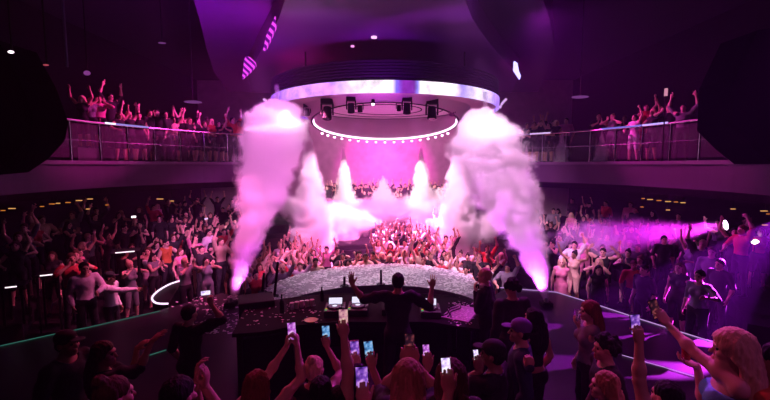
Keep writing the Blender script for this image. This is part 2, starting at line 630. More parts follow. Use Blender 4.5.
def make_person(name, fig, scale, loc, rz, label, skin=0, hairc='black', topc='black', botc='black', sleeve='short', legs='trousers', garment='top', strap=False,
                group=None, voxel=.0085, cap=None):
    "one figure: continuous body mesh, clothes and hair as children"
    V, F, lab = grow(fig['B'], voxel, fig['subs'])
    fl = lab[F].min(1)
    fm = np.zeros(len(F), int)
    l2 = np.sort(lab[F], 1)[:, 2]
    fm[l2 == 5] = 1
    fm[l2 == 6] = 2
    me = mesh_np(name, V, F, [SKIN[skin], EYE, LIP], fm)
    o = bpy.data.objects.new(name, me)
    o.scale = (scale,) * 3
    o.location = loc
    o.rotation_euler = (0, 0, rz)
    link(o)
    tag(o, label, 'person', group)
    v2 = voxel * 1.25
    T = fig['T']

    def child(nm, prims, m, subs=(), planes=(), vx=v2, noise=0.0, ns=30., st=0.0):
        if not prims: return
        V, F, _ = grow(prims, vx, subs, planes, noise, ns, st)
        if len(V):
            link(bpy.data.objects.new(nm, mesh_np(nm, V, F, [m])), o)
    # top
    tp = []
    for p in fig['B']:
        if p.name == 'torso' or (p.name == 'hips' and garment != 'tube_top'):
            tp.append(p.inflate(.013))
        if p.name == 'uarm' and sleeve != 'none' and garment != 'tube_top':
            tp.append(p.inflate(.016))
        if p.name == 'farm' and sleeve == 'long':
            tp.append(p.inflate(.014))
    up = fig['Rl'] @ A3(0, 0, 1)
    pl = [(T(0, 0, .9 if garment not in ('tube_top', 'crop') else 1.06), -up)]
    if garment == 'tube_top':
        pl.append((T(0, 0, 1.345), up))
    if garment == 'dress': pl = []
    ts = [el(T(0, -.02, 1.5), A3(.1, .11, .09))] if garment != 'tube_top' else []
    child({'tube_top': 'tube_top', 'crop': 'crop_top', 'dress': 'dress_bodice', 'hoodie': 'hoodie', 'shirt': 'shirt', 'top': 'shirt'}[garment], tp, CLOTH[topc], ts, pl, noise=.003)
    # bottom
    if legs == 'trousers':
        bp = [p.inflate(.014) for p in fig['B'] if p.name in ('hips', 'thigh', 'calf')]
        child('trousers', bp, CLOTH[botc], (), [(T(0, 0, 1.0), up), (A3(0, 0, .07), A3(0, 0, -1))], noise=.002)
    elif legs == 'shorts':
        bp = [p.inflate(.018) for p in fig['B'] if p.name in ('hips', 'thigh')]
        child('shorts', bp, CLOTH[botc], (), [(T(0, 0, 1.0), up), (A3(0, 0, .62), A3(0, 0, -1))])
    else:
        bp = [p.inflate(.012) for p in fig['B'] if p.name == 'hips'] + [rc(A3(0, .01, .92), A3(0, 0, .6), .165, .2, 0, .05)]
        child('skirt', bp, CLOTH[botc], (), [(T(0, 0, 1.04), up), (A3(0, 0, .58), A3(0, 0, -1))], noise=.004)
    for s in (-1, 1):
        sp = [p.inflate(.008) for p in fig['B'] if p.name == 'foot' and p.a[0] * s > 0]
        child('shoe', sp, SHOE, (), [(A3(0, 0, .003), A3(0, 0, -1))], vx=.012)
    if fig['HR']:
        child('cap' if cap else 'hair', fig['HR'], CLOTH[cap] if cap else HAIRM[hairc], fig['HS'], vx=voxel * .85, noise=.004 if not cap else 0, ns=45., st=0 if cap else .0028)
        if cap:
            hr = [el(fig['hc'] + fig['Rh'] @ A3(0, .045, -.01), A3(.076, .06, .075), 3, .02, '', fig['Rh'])]
            child('hair', hr, HAIRM[hairc], (), (), vx=voxel)
    return o

# ================================================================== SETTING
C14 = (0.0, 14.0)
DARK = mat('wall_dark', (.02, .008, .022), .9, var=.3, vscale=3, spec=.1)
FLOORM = mat('floor_dark', (.02, .018, .02), .5, var=.4, vscale=4, spec=.2)
STEP = mat('terrace_carpet', (.014, .012, .014), .95, var=.4, vscale=9, spec=.1)
CEIL = mat('ceiling_plaster', (.045, .018, .06), .8, var=.15, vscale=1.2)
SOFF = mat('soffit_plaster', (.065, .004, .115), .75, var=.12, vscale=1.5)
FASC = mat('fascia_panel', (.07, .01, .078), .7, var=.15, vscale=2)
BLACKM = mat('black_paint', (.001, .001, .001), 1.0, var=.3, vscale=6, spec=0)
GEAR = mat('gear_black', (.008, .008, .009), .7, spec=.15, var=.3, vscale=14)
METAL = mat('brushed_metal', (.45, .43, .47), .3, 1.0)
STAGEM = mat('stage_gloss', (.012, .007, .013), .35, var=.3, vscale=3, spec=.2)
LEDGEM = mat('ledge_lacquer', (.3, .28, .32), .4, var=.25, vscale=4)


def zt(x, y):
    "height of the terraced floor"
    if y < 7: return 0.4
    r = math.hypot(x - C14[0], y - C14[1])
    return 0.0 if r < 5.2 else .4 if r < 8.2 else .8 if r < 9.6 else 1.2 if r < 11 else 1.5


struct(MB().box((0, 14.5, -.1), (30, 35, .2)).build('floor', FLOORM))
struct(MB().box((0, 14.5, 11.1), (30, 35, .2)).build('ceiling', CEIL))
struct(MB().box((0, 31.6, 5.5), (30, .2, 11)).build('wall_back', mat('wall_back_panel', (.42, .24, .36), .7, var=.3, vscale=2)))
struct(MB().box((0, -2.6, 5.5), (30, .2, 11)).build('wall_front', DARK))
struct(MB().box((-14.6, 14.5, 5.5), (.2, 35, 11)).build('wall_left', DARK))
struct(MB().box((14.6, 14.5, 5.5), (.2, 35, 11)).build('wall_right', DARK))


def arc(c, r, a0, a1, n):
    return [(c[0] + r * math.cos(R(a0 + (a1 - a0) * i / n)), c[1] + r * math.sin(R(a0 + (a1 - a0) * i / n))) for i in range(n + 1)]


for i, (r0, r1, z) in enumerate(((5.2, 8.2, .4), (8.2, 9.6, .8), (9.6, 11, 1.2), (11, 14.2, 1.5))):
    struct(MB().band(arc(C14, r0, -38, 218, 64), arc(C14, r1, -38, 218, 64), 0, z).build('floor_terrace', STEP))

# balconies either side
CB = (0.0, 9.8)
for nm, a0, a1 in (('left', 122, 218), ('right', -38, 58)):
    mb = MB().band(arc(CB, 8.3, a0, a1, 40), arc(CB, 14.0, a0, a1, 40), 3.85, 4.6)
    struct(mb.build('floor_balcony_' + nm, FASC))
    struct(MB().band(arc(CB, 8.24, a0, a1, 40), arc(CB, 8.3, a0, a1, 40), 4.52, 4.62).build('trim_balcony_' + nm, mat('trim_grey', (.16, .06, .17), .5)))
    struct(MB().band(arc(CB, 9.0, a0, a1, 40), arc(CB, 9.1, a0, a1, 40), 3.6, 3.85).build('trim_soffit_' + nm, DARK))

# hanging ceiling: soffit over the floor, two lobes beside it
def xy(px, py, z):
    p = Pz(px, py, z)
    return (p.x, p.y)


sof = [(-1.9, 5.5)] + [xy(285, 0, 8.4), xy(279, 18, 8.4), xy(270, 36, 8.4), xy(258, 56, 8.4), xy(248, 75, 8.4), xy(252, 92, 8.4)] + \
      [xy(512, 92, 8.4), xy(519, 75, 8.4), xy(500, 56, 8.4), xy(484, 36, 8.4), xy(472, 18, 8.4), xy(465, 0, 8.4)] + [(1.75, 5.5)]
struct(MB().prism(sof, 8.4, 9.1).build('ceiling_soffit', SOFF))
lb = [(-3.6, 6.5)] + [xy(*p, 9.0) for p in ((192, 0), (200, 25), (206, 50), (214, 75), (228, 94))] + [(-4, 27), (-2, 20), (-1.5, 12), (-1, 6.5)]
struct(MB().prism(lb, 9.15, 9.9).build('ceiling_lobe_left', mat('lobe_plaster_lit', (.13, .02, .2), .8, var=.15, vscale=1.5)))
rb = [(1, 6.5), (1.5, 12), (2, 20), (4, 27)] + [xy(*p, 9.0) for p in ((538, 94), (549, 75), (554, 50), (550, 25), (541, 0))] + [(3.0, 6.5)]
struct(MB().prism(rb, 9.15, 9.9).build('ceiling_lobe_right', mat('lobe_plaster_shaded', (.04, .016, .06), .8, var=.15, vscale=1.5)))  # same plaster as the left lobe, its dimmer light put into the colour


def extr(pxs, D0, D1, name, m):
    "an outline given its own distance and thickness"
    mb = MB()
    A = [P(x, y, D0) for x, y in pxs]
    cen = sum(A, Vector()) / len(A)
    a = [mb.bm.verts.new(p) for p in A]
    b = [mb.bm.verts.new(p + Vector((0, D1 - D0, 0))) for p in A]
    n = len(a)
    mb.bm.faces.new(a)
    mb.bm.faces.new(list(reversed(b)))
    for i in range(n):
        mb.bm.faces.new((a[i], a[(i + 1) % n], b[(i + 1) % n], b[i]))
    return mb.build(name, m)


struct(extr([(-110, 20), (-2, 40), (20, 80), (34, 118), (30, 138), (12, 158), (-10, 173), (-110, 182)], 7.4, 8.2, 'wall_bulkhead_left', BLACKM))
struct(extr([(890, 10), (758, 30), (734, 80), (731, 127), (752, 148), (772, 164), (792, 158), (890, 150)], 7.4, 8.2, 'wall_bulkhead_right', BLACKM))

# ------------------------------------------------------------------ stage
ledge_f = [xy(x, y, 1.5) for x, y in ((262, 292), (275, 283), (300, 274), (330, 268.5), (360, 265), (390, 263.8), (420, 265), (450, 270), (470, 277), (484, 288))]
ledge_b = [xy(x, y, 1.5) for x, y in ((263, 308), (280, 302), (303, 295), (328, 289.5), (358, 286), (388, 285), (420, 287), (445, 291), (465, 296), (482, 303))]


def smooth_line(pts, n=4):
    out = []
    for i in range(len(pts) - 1):
        p0, p1, p2, p3 = [np.array(pts[min(max(k, 0), len(pts) - 1)]) for k in (i - 1, i, i + 1, i + 2)]
        for j in range(n):
            t = j / n
            out.append(tuple(.5 * (2 * p1 + (p2 - p0) * t + (2 * p0 - 5 * p1 + 4 * p2 - p3) * t * t + (3 * p1 - p0 - 3 * p2 + p3) * t ** 3)))
    out.append(tuple(pts[-1]))
    return out


lf, lbk = smooth_line(ledge_f), smooth_line(ledge_b)
stage_pts = [(-10, 5.0), xy(0, 345, 1.25), xy(90, 326, 1.25), xy(160, 310, 1.25), xy(222, 293, 1.25)] + [(p[0], p[1] - .06) for p in lf] + \
            [xy(512, 287, 1.25), xy(555, 291, 1.25), xy(640, 318, 1.25), xy(700, 337, 1.25), xy(800, 368, 1.25), (9.5, 3), (9.5, .2), (-10, .2)]
struct(MB().prism(stage_pts, 0.02, 1.25).build('floor_stage', STAGEM))
struct(MB().box((0, 1.75, 1.425), (9, 2.9, .35)).build('floor_riser', STEP))
led = tag(MB().band(lf, lbk, 1.26, 1.5).build('stage_ledge', LEDGEM), 'curved glossy stage ledge strewn with white paper between the DJ desk and the crowd', 'stage ledge')
EDGE = emat('edge_led', (.75, .4, 1), .7)
EDGEC = emat('edge_led_teal', (.1, .5, .4), .25)


def strip(pxs, z, m, label, r=.012, name='light_strip'):
    pts = [Pz(x, y, z) for x, y in pxs]
    return tag(MB().tube(pts, r, 6).build(name, m), label, 'light strip')


strip(((500, 287.6), (556, 292), (598, 305), (640, 319), (700, 338), (770, 360)), 1.262, EDGE, 'thin violet light strip along the far edge of the catwalk past the white plume', .010)
strip(((622, 355), (660, 366), (700, 378), (730, 386)), 1.262, EDGE, 'thin violet light strip on the near edge of the catwalk beside the blonde woman', .006)
strip(((0, 346), (50, 335), (90, 327), (160, 311)), 1.262, EDGEC, 'faint teal light strip along the dark catwalk edge below the man in white shirt', .008)
strip(((134, 360), (150, 355), (166, 350)), 1.262, EDGEC, 'short faint teal light strip on the dark platform behind the reaching person', .008)

# bent light tube on the wing
pts = [Pz(x, y, 1.30) for x, y in ((182, 279.5), (170, 283.5), (160, 289), (154, 294), (152, 298), (154.5, 301.5), (160, 303), (168, 303))]
pts = [Vector((*q, 1.3)) for q in smooth_line([(p.x, p.y) for p in pts], 5)]
TUBE = [(p.x, p.y) for p in pts]
ctr = tag(empty('bar_counter', (pts[0].x, pts[0].y, .4)), 'dark curved counter edged with a bright bent light tube at the catwalk corner', 'counter')
lp = [(x - pts[0].x, y - pts[0].y) for x, y in TUBE]
MB().prism(lp, 0, .85).build('counter_body', GEAR, ctr)
MB().tube([Vector((x, y, .885)) for x, y in lp], .022, 8).build('light_tube', emat('neon_white', (.95, .7, 1), 1.6), ctr)

# paper confetti: nobody could count it
def confetti(name, label, n, pick, z, m, smin=.02, smax=.06):
    V, F = [], []
    for i in range(n):
        x, y = pick()
        s = random.uniform(smin, smax); a = random.uniform(0, PI); w = s * random.uniform(.35, .8)
        t = random.uniform(-.25, .25)
        for (u, v) in ((-1, -1), (1, -1), (1, 1), (-1, 1)):
            V.append((x + u * s * math.cos(a) * .5 - v * w * math.sin(a) * .5, y + u * s * math.sin(a) * .5 + v * w * math.cos(a) * .5, z + .004 + random.uniform(0, .003) + abs(t) * s * .5 + u * t * s * .5))
        F.append((4 * i, 4 * i + 1, 4 * i + 2, 4 * i + 3))
    me = mesh_np(name, V, F, [m], smooth=False)
    return tag(link(bpy.data.objects.new(name, me)), label, 'confetti', kind='stuff')


PAPER = mat('paper_white', (.85, .82, .85), .7)
N = len(lf)


def pick_ledge():
    while True:
        t = random.random(); k = t * (N - 1); i = min(int(k), N - 2); f = k - i
        s = random.random()
        a = [lf[i][q] * (1 - f) + lf[i + 1][q] * f for q in (0, 1)]
        b = [lbk[i][q] * (1 - f) + lbk[i + 1][q] * f for q in (0, 1)]
        dens = math.exp(-((t - .48) / .36) ** 2) * (.45 + .55 * math.exp(-((s - .35) / .35) ** 2))
        clump = max(0, .5 + .75 * math.sin(a[0] * 3.1 + s * 7) * math.sin(a[1] * 2.3 + s * 5 + a[0]))
        if random.random() < dens * (.15 + .85 * clump):
            return [a[q] * (1 - s) * .985 + .015 * b[q] + b[q] * s * .985 if False else a[q] * (1 - s) + b[q] * s for q in (0, 1)]


confetti('confetti', 'white paper confetti scattered thickly over the curved stage ledge', 2600, pick_ledge, 1.5, PAPER, .03, .10)


def pick_wing():
    p = Pz(random.gauss(222, 22), random.uniform(296, 334), 1.25)
    return p.x, p.y


confetti('confetti', 'white paper confetti scattered on the dark wing floor around the plume nozzle', 240, pick_wing, 1.25, PAPER, .03, .08)


# ================================================================== OVERHEAD RING
RC = Vector((0, 17.0, 0))
ring = tag(empty('light_ring', (0, 17.0, 6.7)), 'huge round overhead light ring with glowing band and dark slatted drum above the dance floor', 'light ring')


def circ(r, z, n=96):
    return [(r * math.cos(2 * PI * i / n), r * math.sin(2 * PI * i / n), z(i / n) if callable(z) else z) for i in range(n)]


def loft(loops, closed=True):
    mb = MB()
    L = [[mb.bm.verts.new(p) for p in lp] for lp in loops]
    n = len(L[0])
    for a, b in zip(L, L[1:]):
        for i in range(n):
            mb.bm.faces.new((a[i], a[(i + 1) % n], b[(i + 1) % n], b[i]))
    return mb


def led_mat():
    m = bpy.data.materials.new('led_band')
    m.use_nodes = True
    nt = m.node_tree
    nt.nodes.clear()
    N_ = nt.nodes.new
    tc = N_('ShaderNodeTexCoord'); gr = N_('ShaderNodeTexGradient'); gr.gradient_type = 'RADIAL'
    rp = N_('ShaderNodeValToRGB'); e = N_('ShaderNodeEmission'); o = N_('ShaderNodeOutputMaterial')
    # gradient fac: atan2(y,x)/2pi+.5 ; camera side (-y) is fac .25
    cr = rp.color_ramp
    cr.elements[0].position = 0.0; cr.elements[0].color = (.25, .05, .6, 1)
    cr.elements[1].position = 1.0; cr.elements[1].color = (.25, .05, .6, 1)
    for p, c in ((.10, (.35, .12, .8, 1)), (.15, (.75, .3, 1, 1)), (.19, (.62, .22, .95, 1)), (.222, (1, .8, 1, 1)), (.257, (1, .8, 1, 1)), (.262, (.16, .09, .8, 1)), (.268, (.2, .02, .35, 1)),
                 (.281, (.2, .02, .35, 1)), (.285, (.25, .2, .9, 1)), (.289, (1, .85, 1, 1)), (.325, (1, .85, 1, 1)), (.34, (.45, .3, 1, 1)), (.37, (.85, .7, 1, 1)), (.42, (.4, .2, .9, 1))):
        x = cr.elements.new(p); x.color = c
    wv = N_('ShaderNodeTexNoise'); wv.inputs['Scale'].default_value = 2.5; wv.inputs['Detail'].default_value = 5
    mx = N_('ShaderNodeMath'); mx.operation = 'MULTIPLY_ADD'; mx.inputs[1].default_value = 2.6; mx.inputs[2].default_value = .15
    nt.links.new(tc.outputs['Object'], gr.inputs['Vector'])
    nt.links.new(tc.outputs['Object'], wv.inputs['Vector'])
    nt.links.new(gr.outputs['Fac'], rp.inputs['Fac'])
    nt.links.new(wv.outputs['Fac'], mx.inputs[0])
    nt.links.new(rp.outputs['Color'], e.inputs[0])
    nt.links.new(mx.outputs[0], e.inputs[1])
    nt.links.new(e.outputs[0], o.inputs[0])
    return m


LEDM = led_mat()
loft([circ(4.6, 0), circ(4.6, .37), circ(4.5, .37), circ(4.5, 0), circ(4.6, 0)]).build('led_band', LEDM, ring)
# dark slatted drum above
loops = []
for k in range(7):
    z = .38 + k * .09
    loops += [circ(4.56, z), circ(4.56, z + .06), circ(4.48, z + .065), circ(4.48, z + .088)]
loops += [circ(4.3, 1.02), circ(4.3, .38), circ(4.56, .38)]
loft(loops).build('slatted_drum', mat('drum_dark', (.022, .01, .04), .7), ring)
PANEL = mat('ring_panel', (.62, .42, .52), .5, var=.15, vscale=1.5)
loft([circ(4.5, .1), circ(.01, .1), circ(.01, .16), circ(4.5, .16)]).build('ceiling_panel', PANEL, ring)
zr = lambda r: (lambda t: -.5 - .15 * (r * math.sin(2 * PI * t)))
loft([circ(3.5, .1), circ(3.05, zr(3.0)), circ(3.0, zr(3.0)), circ(3.45, .1)]).build('inner_skirt', PANEL, ring)
loft([circ(3.06, lambda t: zr(3)(t) - .02), circ(3.06, lambda t: zr(3)(t) + .04), circ(2.98, lambda t: zr(3)(t) + .04), circ(2.98, lambda t: zr(3)(t) - .02), circ(3.06, lambda t: zr(3)(t) - .02)]).build('inner_rim', GEAR, ring)
MB().tube([(2.97 * math.cos(R(a)), 2.97 * math.sin(R(a)), zr(2.97)(a / 360) + .02) for a in range(-14, 195, 4)], .045, 8).build('inner_light_strip', emat('inner_led', (1, .7, 1), 3.0), ring)
for k in (0, 1, 2):   # dark seams round the panels
    r = (3.25, 2.4, 1.5)[k]
    loft([circ(r, .08), circ(r + .05, .08), circ(r + .05, .1), circ(r, .1), circ(r, .08)]).build('seam', GEAR, ring)
for s in (-1, 1):
    mb = MB()
    mb.tube([Vector((s * (4.55 + .02 * k + .006 * k * k), -.9, .05 + .07 * k)) for k in range(6)], .05, 6)
    mb.build('fin', emat('fin_glow', (.8, .45, 1), .9), ring)
for a in (45, 135, 225, 315):
    MB().cyl((3.9 * math.cos(R(a)), 3.9 * math.sin(R(a)), 1.0), (3.9 * math.cos(R(a)), 3.9 * math.sin(R(a)), 1.72), .03).build('hanger', GEAR, ring)

LENS_P = emat('lens_pink', (1, .45, .8), 6)
LENS_W = emat('lens_white', (1, .9, 1), 14)
LENS_OFF = mat('lens_off', (.05, .04, .06), .1)


def moving_head(loc, s, lens, label, tiltx=.5, rz=0.0):
    root = tag(empty('moving_head_lamp', loc, rz), label, 'stage lamp', 'moving head lamps under the ring')
    MB().box((0, 0, -.09 * s), (.42 * s, .3 * s, .18 * s), bev=.02 * s).build('base', GEAR, root)
    for q in (-1, 1):
        MB().box((q * .2 * s, 0, -.36 * s), (.05 * s, .14 * s, .4 * s), bev=.015 * s).build('yoke_arm', GEAR, root)
    hd = MB()
    hd.cyl((0, 0, .2 * s), (0, 0, -.22 * s), .14 * s, .165 * s, 16)
    h = hd.build('lamp_head', GEAR, root)
    h.location = (0, 0, -.48 * s); h.rotation_euler = (tiltx, 0, 0)
    MB().cyl((0, 0, -.221 * s), (0, 0, -.235 * s), .14 * s, .14 * s, 16).build('lens', lens, h)
    return root


HEADS = ((307, 104, .62, 'first'), (327, 99, 1.0, 'second'), (351, 97, .75, 'third'), (360, 101, .55, 'fourth'), (399, 101, .5, 'fifth'), (407, 97, .8, 'sixth'), (432, 99, 1.0, 'seventh'), (452, 104, .62, 'eighth'))
for px, py, s, w in HEADS:
    p = Pz(px, py, 6.795)
    moving_head(p, s, LENS_OFF, f'black moving head lamp hanging inside the ring, {w} of eight counted from the left', tiltx=.35 if s < .9 else -.25)
p = Pz(373, 97, 6.795)
r_ = tag(empty('spot_lamp', p), 'small lit white spot lamp inside the ring near its front band', 'stage lamp')
MB().cyl((0, 0, 0), (0, 0, -.22), .05, .06).build('lamp_body', GEAR, r_)
MB().sph((0, 0, -.24), .05).build('lens', emat('lens_small', (1, .9, 1), 5), r_)
# small par lamps on the lower rim
par0 = None
NPAR = 17
ordn = 'first second third fourth fifth sixth seventh eighth ninth tenth eleventh twelfth thirteenth fourteenth fifteenth sixteenth seventeenth eighteenth nineteenth twentieth twenty-first twenty-second twenty-third twenty-fourth twenty-fifth twenty-sixth twenty-seventh twenty-eighth twenty-ninth thirtieth'.split()
for i in range(NPAR):
    a = R(158 - 136 * i / (NPAR - 1))
    x, y = 3.02 * math.cos(a), 3.02 * math.sin(a)
    z = 6.7 + zr(3)(a / (2 * PI)) - .022
    if par0 is None:
        par0 = empty('spotlight')
        MB().cyl((0, 0, 0), (0, 0, -.16), .05, .07, 10).build('can', GEAR, par0)
        MB().cyl((0, 0, -.161), (0, 0, -.17), .06, .06, 10).build('lens', LENS_P, par0)
        o = par0
    else:
        o = copy_tree(par0)
    o.location = (x, 17 + y, z)
    o.rotation_euler = (-.85, 0, 0)
    tag(o, f'small pink lamp under the inner rim of the ring, {ordn[i]} of seventeen from the left', 'stage lamp', 'small lamps along the inner rim')


# logo panels on the soffit edge
def stripes_mat(name, ca, cb, st):
    m = bpy.data.materials.new(name)
    m.use_nodes = True
    nt = m.node_tree
    nt.nodes.clear()
    tc = nt.nodes.new('ShaderNodeTexCoord'); w = nt.nodes.new('ShaderNodeTexWave')
    w.inputs['Scale'].default_value = 2.6; w.inputs['Distortion'].default_value = 1.5; w.bands_direction = 'DIAGONAL'
    rp = nt.nodes.new('ShaderNodeValToRGB')
    rp.color_ramp.elements[0].position = .35; rp.color_ramp.elements[0].color = (*ca, 1)
    rp.color_ramp.elements[1].position = .6; rp.color_ramp.elements[1].color = (*cb, 1)
    e = nt.nodes.new('ShaderNodeEmission'); e.inputs[1].default_value = st
    o = nt.nodes.new('ShaderNodeOutputMaterial')
    nt.links.new(tc.outputs['Object'], w.inputs['Vector'])
    nt.links.new(w.outputs['Color'], rp.inputs['Fac'])
    nt.links.new(rp.outputs['Color'], e.inputs[0])
    nt.links.new(e.outputs[0], o.inputs[0])
    return m


SM1 = stripes_mat('led_stripes', (.1, .0, .22), (.9, .07, .95), 1.1)
for pxs, D, lb_ in (([(263, 50), (266, 36), (275, 16), (277, 18), (276, 26), (269, 42), (265, 50)], 11.5, 'slanted strip of pink glowing diagonal stripes on the ceiling edge, the upper one'),
                    ([(242, 79), (244, 60), (246, 56), (250, 57), (255, 62), (255.5, 66), (249, 73)], 15.5, 'wedge of white and pink glowing stripes on the ceiling edge above the left plume'),
                    ([(514.5, 61), (517.5, 63), (519, 71), (521, 76), (520, 79), (514, 70)], 15.5, 'small blue white glowing wedge on the ceiling edge opposite the striped wedge')):
    tag(extr(pxs, D, D + .12, 'led_sign', SM1 if pxs[0][0] < 400 else emat('led_blue', (.45, .4, 1), 2.2)), lb_, 'LED sign')
for (px, py, w, c, lb_) in ((374, 37, .09, (1, .45, .9), 'small bright pink recessed downlight on the ceiling, the larger of two'), (352.5, 46, .06, (.8, .25, .7), 'small dim pink recessed downlight on the ceiling, the smaller of two')):
    p = Pz(px, py, 8.39)
    tag(MB().cyl((p.x, p.y, 8.36), (p.x, p.y, 8.4), w, w, 14).build('ceiling_light', emat('downlight%.2f' % w, c, 1.6)), lb_, 'ceiling light')
for (px, py, lb_) in ((193, 102, 'faint pale oval ceiling lamp over the balcony crowd by the pink plume'), (580, 97, 'faint violet oval ceiling lamp over the balcony beyond the white plume'), (162, 43, 'faint pink oval ceiling lamp high above the balcony rail')):
    p = P(px, py, 14)
    t_ = tag(empty('ceiling_light', p), lb_, 'ceiling light')
    MB().sph((0, 0, 0), .3 if py > 60 else .13, 16, (1, .7, .14)).build('lamp_body', emat('oval_glow', (.4, .1, .5), .35), t_)
    MB().cyl((0, 0, .02), (0, 0, 11 - p.z), .012).build('stem', GEAR, t_)

# ================================================================== SMOKE
HAZE = 0.0028


def vapour(name, pts, dens, col, warp, scale, soft, var):
    "scattering vapour that thins out and billows away from a line of points (local x, y, z, radius)"
    m = bpy.data.materials.new(name)
    m.use_nodes = True
    nt = m.node_tree
    nt.nodes.clear()
    lk = nt.links.new

    def nd(t, **k):
        n = nt.nodes.new(t)
        for a, b in k.items():
            setattr(n, a, b)
        return n

    def math_(op, a, b=None, c=None, clamp=False):
        n = nd('ShaderNodeMath', operation=op, use_clamp=clamp)
        for i, v in enumerate((a, b, c)):
            if v is None: continue
            if isinstance(v, (int, float)): n.inputs[i].default_value = v
            else: lk(v, n.inputs[i])
        return n.outputs[0]
    A = np.array([list(p) + [r] for p, r in pts])
    ext = A[:, :3].max(0) - A[:, :3].min(0)
    ax = 2 if ext[2] > .8 * ext.max() else int(np.argmax(ext))
    oth = [i for i in range(3) if i != ax]
    order = np.argsort(A[:, ax])
    A = A[order]
    lo, hi = A[0, ax], A[-1, ax]
    mn = A.min(0); rg = np.maximum(A.max(0) - mn, 1e-3)
    tc = nd('ShaderNodeTexCoord')

    def ramp(pos):
        sp = nd('ShaderNodeSeparateXYZ'); lk(pos, sp.inputs[0])
        t = nd('ShaderNodeMapRange'); t.inputs[1].default_value = lo; t.inputs[2].default_value = hi
        lk(sp.outputs[ax], t.inputs[0])
        cr = nd('ShaderNodeValToRGB')
        e = cr.color_ramp.elements
        for i, a in enumerate(A):
            q = (a[ax] - lo) / (hi - lo)
            c = ((a[oth[0]] - mn[oth[0]]) / rg[oth[0]], (a[oth[1]] - mn[oth[1]]) / rg[oth[1]], a[3], 1)
            if i == 0: x = e[0]; x.position = 0
            elif i == len(A) - 1: x = e[len(e) - 1]; x.position = 1
            else: x = e.new(q)
            x.color = c
        lk(t.outputs[0], cr.inputs[0])
        sc_ = nd('ShaderNodeSeparateColor'); lk(cr.outputs[0], sc_.inputs[0])
        return sp, sc_
    _, s0 = ramp(tc.outputs['Object'])
    nz = nd('ShaderNodeTexNoise'); nz.inputs['Scale'].default_value = scale; nz.inputs['Detail'].default_value = 5; nz.inputs['Roughness'].default_value = .62
    lk(tc.outputs['Object'], nz.inputs['Vector'])
    v1 = nd('ShaderNodeVectorMath', operation='SUBTRACT'); lk(nz.outputs['Color'], v1.inputs[0]); v1.inputs[1].default_value = (.5, .5, .5)
    wr = math_('MULTIPLY', s0.outputs[2], warp)
    v2 = nd('ShaderNodeVectorMath', operation='SCALE'); lk(v1.outputs[0], v2.inputs[0]); lk(wr, v2.inputs['Scale'])
    v3 = nd('ShaderNodeVectorMath', operation='ADD'); lk(tc.outputs['Object'], v3.inputs[0]); lk(v2.outputs[0], v3.inputs[1])
    sp, s1 = ramp(v3.outputs[0])
    da = math_('SUBTRACT', sp.outputs[oth[0]], math_('MULTIPLY_ADD', s1.outputs[0], float(rg[oth[0]]), float(mn[oth[0]])))
    db = math_('SUBTRACT', sp.outputs[oth[1]], math_('MULTIPLY_ADD', s1.outputs[1], float(rg[oth[1]]), float(mn[oth[1]])))
    rad = math_('DIVIDE', math_('SQRT', math_('ADD', math_('MULTIPLY', da, da), math_('MULTIPLY', db, db))), math_('MAXIMUM', s1.outputs[2], .01))
    mr = nd('ShaderNodeMapRange', interpolation_type='SMOOTHSTEP')
    mr.inputs[1].default_value = 1.0; mr.inputs[2].default_value = 1 - soft; mr.inputs[3].default_value = 0; mr.inputs[4].default_value = dens
    lk(rad, mr.inputs[0])
    n2 = nd('ShaderNodeTexNoise'); n2.inputs['Scale'].default_value = scale * .6; n2.inputs['Detail'].default_value = 2
    lk(tc.outputs['Object'], n2.inputs['Vector'])
    vv = math_('MULTIPLY_ADD', n2.outputs['Fac'], 2 * var, 1 - var)
    v = nd('ShaderNodeVolumeScatter')
    v.inputs['Color'].default_value = (*col, 1)
    v.inputs['Anisotropy'].default_value = 0.0
    lk(math_('MULTIPLY', mr.outputs[0], vv), v.inputs['Density'])
    o = nd('ShaderNodeOutputMaterial')
    lk(v.outputs[0], o.inputs['Volume'])
    try: m.cycles.volume_step_rate = STEPR
    except Exception: m.volume_step_rate = STEPR
    return m


STEPR = 0.25


def plume(name, label, path, dens, col=(.98, .97, .98), h=.08, warp=1.5, scale=2.2, soft=.5, var=.4, infl=1.08):
    "path: (px, py, half width in px, depth)"
    pts = [(np.array(P(x, y, D)), hw * D / FPX) for (x, y, hw, D) in path]
    base = pts[0][0]
    pts = [(p - base, r) for p, r in pts]
    pr = [rc(a[0], b[0], max(a[1] * infl, h * 1.1), max(b[1] * infl, h * 1.1), 0, .1) for a, b in zip(pts, pts[1:])]
    V, F, _ = grow(pr, h, noise=.05, nscale=6.0)
    o = bpy.data.objects.new(name, mesh_np(name, V, F, [vapour(name + '_vapour', pts, dens, col, warp, scale, soft, var)]))
    o.location = base
    link(o)
    return tag(o, label, 'smoke', kind='stuff')


